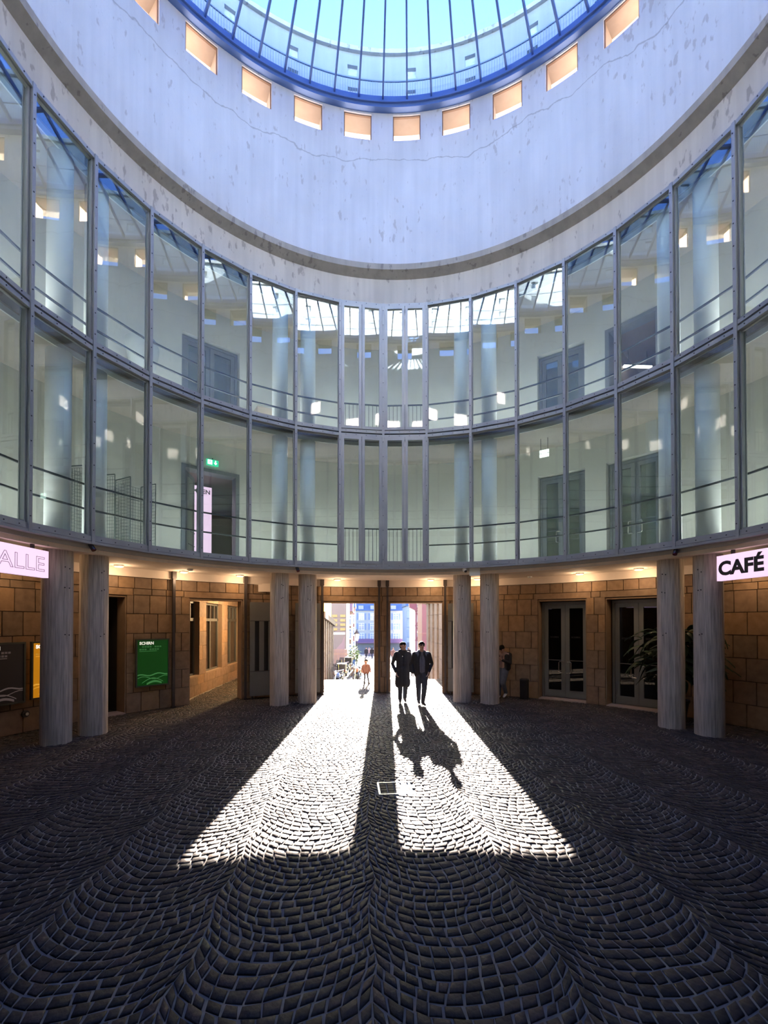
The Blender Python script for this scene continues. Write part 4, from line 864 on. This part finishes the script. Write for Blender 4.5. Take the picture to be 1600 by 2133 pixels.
# motorcycles
def motorcycle(label, x, y, rz, col, box):
    t = thing('motorcycle', label, 'motorcycle', (x, y, zs(y)), rz, None)
    for yy in (-.68, .68):
        mb = MB(); n = 20
        for i in range(n):
            a, b = 2*math.pi*i/n, 2*math.pi*(i+1)/n; q = lambda r, an, xx: (xx, yy+r*math.cos(an), .31+r*math.sin(an))
            mb.hexa([q(.22,a,-.055), q(.31,a,-.045), q(.31,a,.045), q(.22,a,.055), q(.22,b,-.055), q(.31,b,-.045), q(.31,b,.045), q(.22,b,.055)])
        wh = mb.build('wheel', M['black'], t)
        mb = MB()
        for i in range(5): an = i*1.2566; mb.tube([(0,yy,.31),(0,yy+.23*math.cos(an),.31+.23*math.sin(an))], .014, 5)
        mb.build('spokes', M['chrome'], wh)
    cm = simple('bike_paint', col, .3, .1, 0)
    mb = MB(); mb.tube([(0,-.68,.31),(0,-.42,.98)], .035, 8); mb.build('fork', M['chrome'], t)
    mb = MB(); mb.ball((0,-.02,.42), .24, 12, (.75,1.1,.9)); mb.build('engine', M['steel_dark'], t, True)
    mb = MB(); mb.ball((0,-.15,.76), .22, 14, (.7,1.35,.65)); mb.build('tank', cm, t, True)
    mb = MB(); mb.tube([(0,.1,.78),(0,.45,.80),(0,.8,.86)], .12, 10, .09); mb.build('seat', M['black'], t, True)
    mb = MB(); mb.tube([(-.36,-.30,1.06),(-.2,-.42,1.02),(0,-.45,1.0),(.2,-.42,1.02),(.36,-.30,1.06)], .018, 6); mb.build('handlebar', M['chrome'], t)
    mb = MB(); mb.ball((0,-.55,.92), .11, 12); mb.build('headlight', M['chrome'], t, True)
    mb = MB(); mb.hexa([(-.19,-.60,.98),(.19,-.60,.98),(.19,-.585,.99),(-.19,-.585,.99),(-.14,-.42,1.32),(.14,-.42,1.32),(.14,-.405,1.32),(-.14,-.405,1.32)]); mb.build('windscreen', M['street_glass'], t)
    mb = MB(); mb.tube([(.14,.0,.30),(.17,.5,.34),(.17,.9,.46)], .045, 8); mb.build('exhaust', M['chrome'], t, True)
    mb = MB(); mb.tube([(0,.62,.66),(0,.9,.62),(0,1.0,.5)], .05, 6); mb.build('mudguard', cm, t)
    if box: mb = MB(); mb.box(-.21,.21,.62,1.0,.92,1.24); mb.box(-.22,.22,.61,1.01,1.13,1.16); mb.build('top_case', M['black'], t)
    mb = MB(); mb.tube([(-.08,.1,.3),(-.24,.18,.02)], .014, 5); mb.build('side_stand', M['steel_dark'], t)
    return t
for (px, D, rz, col, bx, lb) in ((704, 22.0, -.2, (.05,.09,.2,1), True, 'dark blue motorcycle with a top case parked nearest the left wall'), (711, 24.4, -.25, (.25,.03,.03,1), False, 'dark red motorcycle parked in the middle of the row of bikes'), (718, 26.8, -.3, (.03,.03,.03,1), True, 'black motorcycle with a case parked at the street end of the row'), (744, 24.6, -.2, (.35,.16,.07,1), False, 'copper brown motorcycle parked behind the small child')):
    p = at(px, 1400, D); motorcycle(lb, p.x, p.y, rz, col, bx)
# greenery tub
p = at(738, 1370, 30); t = thing('planter_shrub', 'bushy green shrub in a tub left of the street lamp', 'shrub', (p.x, p.y, zs(p.y)))
mb = MB(); mb.lathe([(.28,0),(.36,.5),(.38,.5),(.38,.56),(.33,.56)], 16); mb.build('tub', M['pilaster'], t)
mb = MB()
for i in range(420):
    v = Vector((R_.gauss(0,1), R_.gauss(0,1), R_.gauss(0,1))).normalized()*R_.uniform(.2,.62)
    c = Vector((v.x*.8, v.y*.8, 1.25+v.z*1.15)); mb.obox(c, .12, .07, .006, 0, Matrix.Rotation(R_.uniform(0,6.28),3,'Z')@Matrix.Rotation(R_.uniform(-1.2,1.2),3,'X'))
o = mb.build('foliage', simple('shrub_leaf', (.10,.15,.05,1), .6, 0, .3, 6), t); o['kind'] = 'stuff'
mb = MB(); mb.tube([(0,0,.5),(.02,0,1.2)], .04, 6); mb.build('stem', M['slat'], t)

# ------------------------------------------------------------------ people: one continuous surface each, fused from tapered limbs
PM_ = {'skin': simple('skin', (.45,.27,.20,1), .6, 0, .05, 8), 'hair': simple('dark_hair', (.007,.006,.005,1), .8, 0, .15, 20, spec=.1), 'coat': simple('dark_wool_coat', (.022,.022,.026,1), .9, 0, .2, 12), 'jacket': simple('black_jacket', (.012,.012,.014,1), .75, 0, .2, 12),
       'shirt': simple('grey_shirt', (.12,.12,.15,1), .8, 0, .1, 10), 'jeans': simple('dark_jeans', (.035,.042,.06,1), .85, 0, .2, 14), 'shoe': simple('dark_shoe', (.02,.016,.014,1), .5, 0, .1, 10), 'glass': M['black'], 'lip': simple('lips', (.30,.13,.11,1), .6, 0, 0),
       'tee': simple('dusty_pink_top', (.34,.24,.22,1), .85, 0, .1, 10), 'blue': simple('blue_jeans', (.09,.11,.16,1), .85, 0, .2, 14), 'white_shoe': simple('white_trainer', (.7,.7,.68,1), .6, 0, .05, 8), 'kid': simple('reddish_brown_jacket', (.17,.08,.06,1), .85, 0, .15, 10)}
def capsule(mb, p0, p1, r0, r1, n=12):
    p0, p1 = Vector(p0), Vector(p1); d = p1-p0; L = d.length
    d = d/L if L > 1e-6 else Vector((0,0,1)); u = d.orthogonal().normalized(); v = d.cross(u); rings = []
    for i in range(4): t = math.pi/2*(1-i/4) ; rings.append((p0-d*(r0*math.sin(t)), r0*math.cos(t)))
    rings.append((p0, r0)); rings.append((p1, r1))
    for i in range(1, 5): t = math.pi/2*i/4; rings.append((p1+d*(r1*math.sin(t)), r1*math.cos(t)))
    vs = []; fs = []
    for c, r in rings:
        for k in range(n): a = 2*math.pi*k/n; vs.append(c+u*(max(r,1e-4)*math.cos(a))+v*(max(r,1e-4)*math.sin(a)))
    for i in range(len(rings)-1):
        for k in range(n): fs.append((i*n+k, i*n+(k+1) % n, (i+1)*n+(k+1) % n, (i+1)*n+k))
    mb.add(vs, fs)
def hand(caps, wrist, d, pn, side, curl=.5, lab='skin'):
    """palm, four unequal bent fingers and a thumb; d = direction of the fingers, pn = direction the palm faces, side = +1/-1 where the thumb is"""
    w_ = Vector(wrist); d = Vector(d).normalized(); pn = Vector(pn); pn = (pn-d*pn.dot(d)).normalized(); s = d.cross(pn)*side
    for k in (-.022, 0, .022): caps.append((lab, w_+s*k*.6, w_+d*.085+s*k, .017, .015))
    for k, L in ((.031,.068), (.0105,.078), (-.0105,.072), (-.031,.056)):
        b = w_+d*.088+s*k; d1 = (d*math.cos(curl*.5)+pn*math.sin(curl*.5)); m = b+d1*L*.5; d2 = (d*math.cos(curl*1.3)+pn*math.sin(curl*1.3)); caps.append((lab, b, m, .0092, .0086)); caps.append((lab, m, m+d2*L*.5, .0086, .0075))
    b = w_+d*.03+s*.03; m = b+(d*.6+s*.75+pn*.25).normalized()*.042; caps.append((lab, b, m, .012, .0105)); caps.append((lab, m, m+(d*.85+s*.2+pn*.3).normalized()*.032, .0105, .0085))
def head(caps, c, f, hair='hair', glasses=False, long=False):
    """c = centre of the skull, f = facing direction"""
    c = Vector(c); f = Vector(f).normalized(); up = Vector((0,0,1)); up = (up-f*up.dot(f)).normalized(); s = f.cross(up)
    caps += [('skin', c-f*.015+up*.01, c+f*.03, .082, .078), ('skin', c+f*.045-up*.05, c+f*.05-up*.085, .055, .042), ('skin', c-up*.06, c-f*.02-up*.16, .052, .058)]
    caps += [('skin', c+f*.104+up*.0, c+f*.122-up*.035, .010, .015), ('lip', c+f*.098-up*.066-s*.014, c+f*.098-up*.066+s*.014, .008, .008), ('skin', c+f*.09-up*.105, c+f*.086-up*.112, .022, .02)]
    for k in (-1, 1):
        caps += [('skin', c+s*k*.084+up*.012-f*.005, c+s*k*.086-up*.03-f*.002, .013, .010)]
        if glasses: caps += [('glass', c+f*.092+s*k*.034+up*.012, c+f*.09+s*k*.044+up*.008, .022, .02), ('glass', c+f*.07+s*k*.07+up*.015, c+s*k*.092+up*.015, .006, .006)]
        else: caps += [('glass', c+f*.098+s*k*.032+up*.008, c+f*.0985+s*k*.034+up*.008, .010, .010), ('hair', c+f*.098+s*k*.020+up*.030, c+f*.095+s*k*.046+up*.030, .006, .005)]
    if glasses: caps.append(('glass', c+f*.104-s*.014+up*.014, c+f*.104+s*.014+up*.014, .005, .005))
    if hair:
        caps += [(hair, c-f*.03+up*.035, c+f*.035+up*.045, .082, .068), (hair, c-f*.05-up*.02, c-f*.045+up*.03, .072, .078), (hair, c-f*.055-up*.055, c-f*.05, .052, .06)]
        for k in (-1, 1): caps.append((hair, c+s*k*.05+up*.03-f*.02, c+s*k*.045+up*.045+f*.03, .045, .036))
def figure(name, label, loc, rz, caps, voxel=.008, group=None, scale=1.0):
    mb = MB()
    for lab, a, b, r0, r1 in caps: capsule(mb, a, b, r0, r1)
    me = mb.mesh('body_raw', M['black']); tmp = bpy.data.objects.new('tmp', me); COL.objects.link(tmp)
    rm = tmp.modifiers.new('r', 'REMESH'); rm.mode = 'VOXEL'; rm.voxel_size = voxel; rm.use_smooth_shade = True
    sm = tmp.modifiers.new('s', 'SMOOTH'); sm.factor = .5; sm.iterations = 3
    ev = tmp.evaluated_get(bpy.context.evaluated_depsgraph_get()); out = bpy.data.meshes.new_from_object(ev); bpy.data.objects.remove(tmp)
    labs_ = sorted({c[0] for c in caps}); n = len(out.polygons); ctr_ = np.zeros(n*3, np.float32); out.polygons.foreach_get('center', ctr_); ctr_ = ctr_.reshape(-1,3)
    best = np.full(n, 1e9); mi = np.zeros(n, np.int32)
    for lab, a, b, r0, r1 in caps:
        a, b = np.array(a), np.array(b); d = b-a; t = np.clip(((ctr_-a)@d)/max(d@d, 1e-9), 0, 1); q = np.linalg.norm(ctr_-(a+t[:,None]*d), axis=1)-(r0+(r1-r0)*t)
        m = q < best; best[m] = q[m]; mi[m] = labs_.index(lab)
    out.materials.clear()
    for l_ in labs_: out.materials.append(PM_[l_])
    out.polygons.foreach_set('material_index', mi); out.polygons.foreach_set('use_smooth', [True]*n); out.name = name; out.update()
    o = link(name, out, None, loc, rz); o.scale = (scale,)*3
    return tag(o, label, 'person', group)
def leg(caps, hip, knee, ank, toe, cloth, shoe, k=1.28):
    caps += [(cloth, hip, knee, .088*k, .060*k), (cloth, knee, Vector(ank)+Vector((0,0,.03)), .060*k, .046*k)]
    a, t_ = Vector(ank), Vector(toe); caps += [(shoe, a+Vector((0,0,-.02)), a.lerp(t_, .5)+Vector((0,0,-.01)), .045, .042), (shoe, a.lerp(t_, .45)-Vector((0,0,.012)), t_, .040, .030), (shoe, a-(t_-a)*.25-Vector((0,0,.03)), a-Vector((0,0,.03)), .036, .04)]
def torso(caps, cloth, z=(.98,1.18,1.40), w_=.12, x=0, y=0, r=.115, lean=(0,0)):
    for k in (-1, 1):
        caps += [(cloth, (x+k*w_*.55, y, z[0]), (x+k*w_*.62, y, z[1]), r*1.0, r*.95), (cloth, (x+k*w_*.62, y, z[1]), (x+k*w_*.85+lean[0], y+lean[1], z[2]), r*.95, r*.78)]
    caps.append((cloth, (x-.17+lean[0], y+lean[1], z[2]+.03), (x+.17+lean[0], y+lean[1], z[2]+.03), .068, .068)); caps.append((cloth, (x-.07+lean[0], y+lean[1], z[2]+.07), (x+.07+lean[0], y+lean[1], z[2]+.07), .065, .065))
# man in the long coat (front = -y), head turned towards the other man
c = []
leg(c, (-.09,0,.93), (-.075,-.05,.50), (-.075,.02,.085), (-.09,-.15,.045), 'jeans', 'shoe')
leg(c, (.09,.0,.93), (.085,.03,.49), (.08,.17,.10), (.09,.02,.045), 'jeans', 'shoe')
torso(c, 'coat', (.95,1.18,1.42), .13, r=.122)
for k in (-1, 1): c += [('coat', (k*.085,.0,1.0), (k*.105,.01,.56), .125, .125), ('coat', (k*.05,-.05,1.0), (k*.06,-.06,.57), .10, .10), ('coat', (k*.06,.06,1.0), (k*.07,.08,.56), .10, .11)]
c += [('coat', (.15,.09,.85), (.20,.13,.60), .06, .05)]
c += [('coat', (-.20,0,1.43), (-.30,.05,1.15), .066, .055), ('coat', (-.30,.05,1.15), (-.21,-.06,.93), .055, .05), ('coat', (.20,0,1.43), (.25,.03,1.15), .066, .055), ('coat', (.25,.03,1.15), (.26,-.05,.92), .052, .045)]
c += [('coat', (-.06,-.02,1.52), (.06,-.02,1.52), .066, .066)]
hand(c, (.262,-.06,.89), (0,-.1,-1), (-1,0,0), 1, .6)
hand(c, (-.20,-.09,.90), (.3,-.1,-1), (1,0,0), -1, .7)
head(c, (.01,-.03,1.685), (.62,-.75,.02))
figure('person', 'person in a long dark coat walking in, head turned to the other walker', (.57,6.52,0), .0, c, .008)
# man in the open jacket with sunglasses
c = []
leg(c, (-.09,0,.95), (-.08,.03,.51), (-.05,.19,.10), (-.06,.04,.045), 'jeans', 'shoe')
leg(c, (.09,0,.95), (.065,-.10,.52), (.02,-.09,.09), (.05,-.27,.05), 'jeans', 'shoe')
torso(c, 'shirt', (.98,1.2,1.44), .12, r=.112)
for k in (-1, 1):
    c += [('jacket', (k*.135,.0,.90), (k*.135,.0,1.2), .098, .10), ('jacket', (k*.135,.0,1.2), (k*.15,.0,1.42), .10, .085), ('jacket', (k*.10,.06,.90), (k*.10,.06,1.35), .09, .09), ('jacket', (k*.11,-.075,.92), (k*.12,-.07,1.30), .052, .05), ('jacket', (k*.12,-.07,1.30), (k*.06,-.04,1.50), .05, .04)]
c += [('jacket', (-.20,0,1.47), (.20,0,1.47), .066, .066), ('jacket', (-.06,.03,1.53), (.06,.03,1.53), .06, .06)]
c += [('jacket', (-.21,0,1.46), (-.27,.04,1.18), .068, .056), ('jacket', (-.27,.04,1.18), (-.26,-.05,.95), .053, .046), ('jacket', (.21,0,1.46), (.31,.06,1.18), .068, .056), ('jacket', (.31,.06,1.18), (.20,-.07,.97), .054, .048)]
hand(c, (-.262,-.06,.92), (0,-.15,-1), (1,0,0), -1, .6)
hand(c, (.19,-.09,.95), (-.35,-.2,-1), (-1,.2,0), 1, .6)
head(c, (.0,-.035,1.715), (0,-1,.0), 'hair', True)
figure('person', 'person in a dark open jacket and grey shirt wearing sunglasses, walking in', (1.08,6.12,0), .06, c, .008)
# person leaning by the column, looking at a phone (front turned to the left of the photo)
c = []
leg(c, (-.08,0,.88), (-.07,-.12,.47), (-.09,-.10,.085), (-.10,-.27,.045), 'blue', 'white_shoe')
leg(c, (.08,0,.88), (.07,-.14,.48), (.05,.08,.14), (.05,-.06,.05), 'blue', 'white_shoe')
torso(c, 'tee', (.93,1.13,1.33), .115, y=.03, r=.108)
for k in (-1, 1): c += [('jacket', (k*.145,-.01,.95), (k*.15,-.02,1.30), .092, .085), ('jacket', (k*.13,.06,.95), (k*.145,.07,1.30), .095, .09), ('jacket', (k*.08,.11,.95), (k*.08,.12,1.33), .085, .085)]
c += [('jacket', (-.18,.05,1.37), (.18,.05,1.37), .07, .07), ('jacket', (-.21,.04,1.36), (-.25,-.03,1.11), .066, .056), ('jacket', (-.25,-.03,1.11), (-.10,-.23,1.20), .052, .042), ('jacket', (.21,.04,1.36), (.25,-.03,1.11), .066, .056), ('jacket', (.25,-.03,1.11), (.10,-.23,1.20), .052, .042)]
hand(c, (-.09,-.24,1.20), (.5,-.55,.45), (.6,.3,.6), -1, .9)
hand(c, (.09,-.24,1.20), (-.5,-.55,.45), (-.6,.3,.6), 1, .9)
head(c, (.0,-.09,1.545), (0,-.83,-.55))
figure('person', 'person in a black jacket looking down at a phone beside the column', (3.80,7.22,0), -.75, c, .008)
v = Matrix.Rotation(-.75, 3, 'Z')@Vector((0,-.325,1.245))
t = thing('phone', 'dark phone held by the person beside the column', 'phone', (3.80+v.x, 7.22+v.y, v.z), -.75)
mb = MB(); mb.obox((0,0,0), .075, .008, .15, 0, Matrix.Rotation(-.9, 3, 'X')); mb.build('phone_body', M['black'], t)
mb = MB(); mb.obox((0,.0046,.0036), .068, .0012, .138, 0, Matrix.Rotation(-.9, 3, 'X')); mb.build('phone_screen', simple('phone_screen_glass', (.05,.06,.08,1), .1, 0, 0), t)
# small child beyond the left portal
c = []
leg(c, (-.05,0,.46), (-.06,-.05,.26), (-.05,.06,.06), (-.05,-.05,.035), 'jeans', 'shoe', .62)
leg(c, (.05,0,.46), (.06,-.03,.26), (.09,-.08,.06), (.10,-.19,.035), 'jeans', 'shoe', .62)
for k in (-1, 1): c += [('kid', (k*.05,0,.44), (k*.075,0,.68), .085, .078)]
c += [('kid', (-.09,0,.71), (.09,0,.71), .05, .05), ('kid', (-.12,0,.70), (-.17,.02,.55), .04, .036), ('kid', (-.17,.02,.55), (-.16,-.04,.44), .034, .03), ('kid', (.12,0,.70), (.17,.02,.55), .04, .036), ('kid', (.17,.02,.55), (.17,-.05,.44), .034, .03)]
hand(c, (-.16,-.045,.425), (0,-.1,-1), (1,0,0), -1, .5); hand(c, (.17,-.055,.425), (0,-.1,-1), (-1,0,0), 1, .5)
n0 = len(c); head(c, (0,-.02,0), (0,-1,0)); c = c[:n0]+[(l_, Vector(a)*.86+Vector((0,0,.865)), Vector(b)*.86+Vector((0,0,.865)), r0*.86, r1*.86) for l_, a, b, r0, r1 in c[n0:]]
figure('person', 'small child in a padded jacket running outside the left portal', (-.47,10.85,0), .2, c, .008)
# people far away on the square
def walker(labs3, st):
    c = []
    leg(c, (-.09,0,.93), (-.08,-.06*st,.5), (-.08,-.16*st,.08), (-.08,-.33*st if st else -.17,.045), labs3[1], 'shoe'); leg(c, (.09,0,.93), (.08,.03*st,.5), (.08,.18*st,.10), (.08,.04*st if st else -.17,.045), labs3[1], 'shoe')
    torso(c, labs3[0], (.95,1.18,1.42), .12)
    for k in (-1, 1): c += [(labs3[0], (k*.21,0,1.43), (k*.25,.03*k,1.15), .06, .05), (labs3[0], (k*.25,.03*k,1.15), (k*.23,-.08,.9), .048, .04), ('skin', (k*.23,-.09,.88), (k*.225,-.1,.8), .036, .03)]
    head(c, (0,-.02,1.67), (0,-1,0)); return c
for px, D, labs3, st, rz, lb in ((763, 62, ('jacket','jeans'), 1, .3, 'distant person in dark clothes left of the middle of the square'), (769, 66, ('tee','blue'), 1, -.3, 'distant person in a pale pink top near the shops'), (775, 60, ('jacket','blue'), 0, 3.0, 'distant person seen from behind beside the middle pier'), (851, 52, ('coat','jeans'), 1, .1, 'distant person in dark clothes between the two walkers'), (819, 45, ('kid','jeans'), 1, .4, 'distant person in a brown jacket left of the long coat')):
    p = at(px, 1360, D); figure('person', lb, (p.x, p.y, zs(p.y)), rz, walker(labs3, st), .02)
# bollard
p = at(761, 1370, 40); t = thing('bollard', 'short dark bollard on the sunlit street left of the middle pier', 'bollard', (p.x, p.y, zs(p.y)))
mb = MB(); mb.lathe([(.09,0),(.09,.8),(.06,.86),(.11,.92),(.02,1.0)], 14); mb.build('bollard_post', M['pipe'], t); mb = MB(); mb.lathe([(.10,.62),(.105,.63),(.105,.70),(.10,.71)], 14); mb.build('bollard_band', M['white'], t)
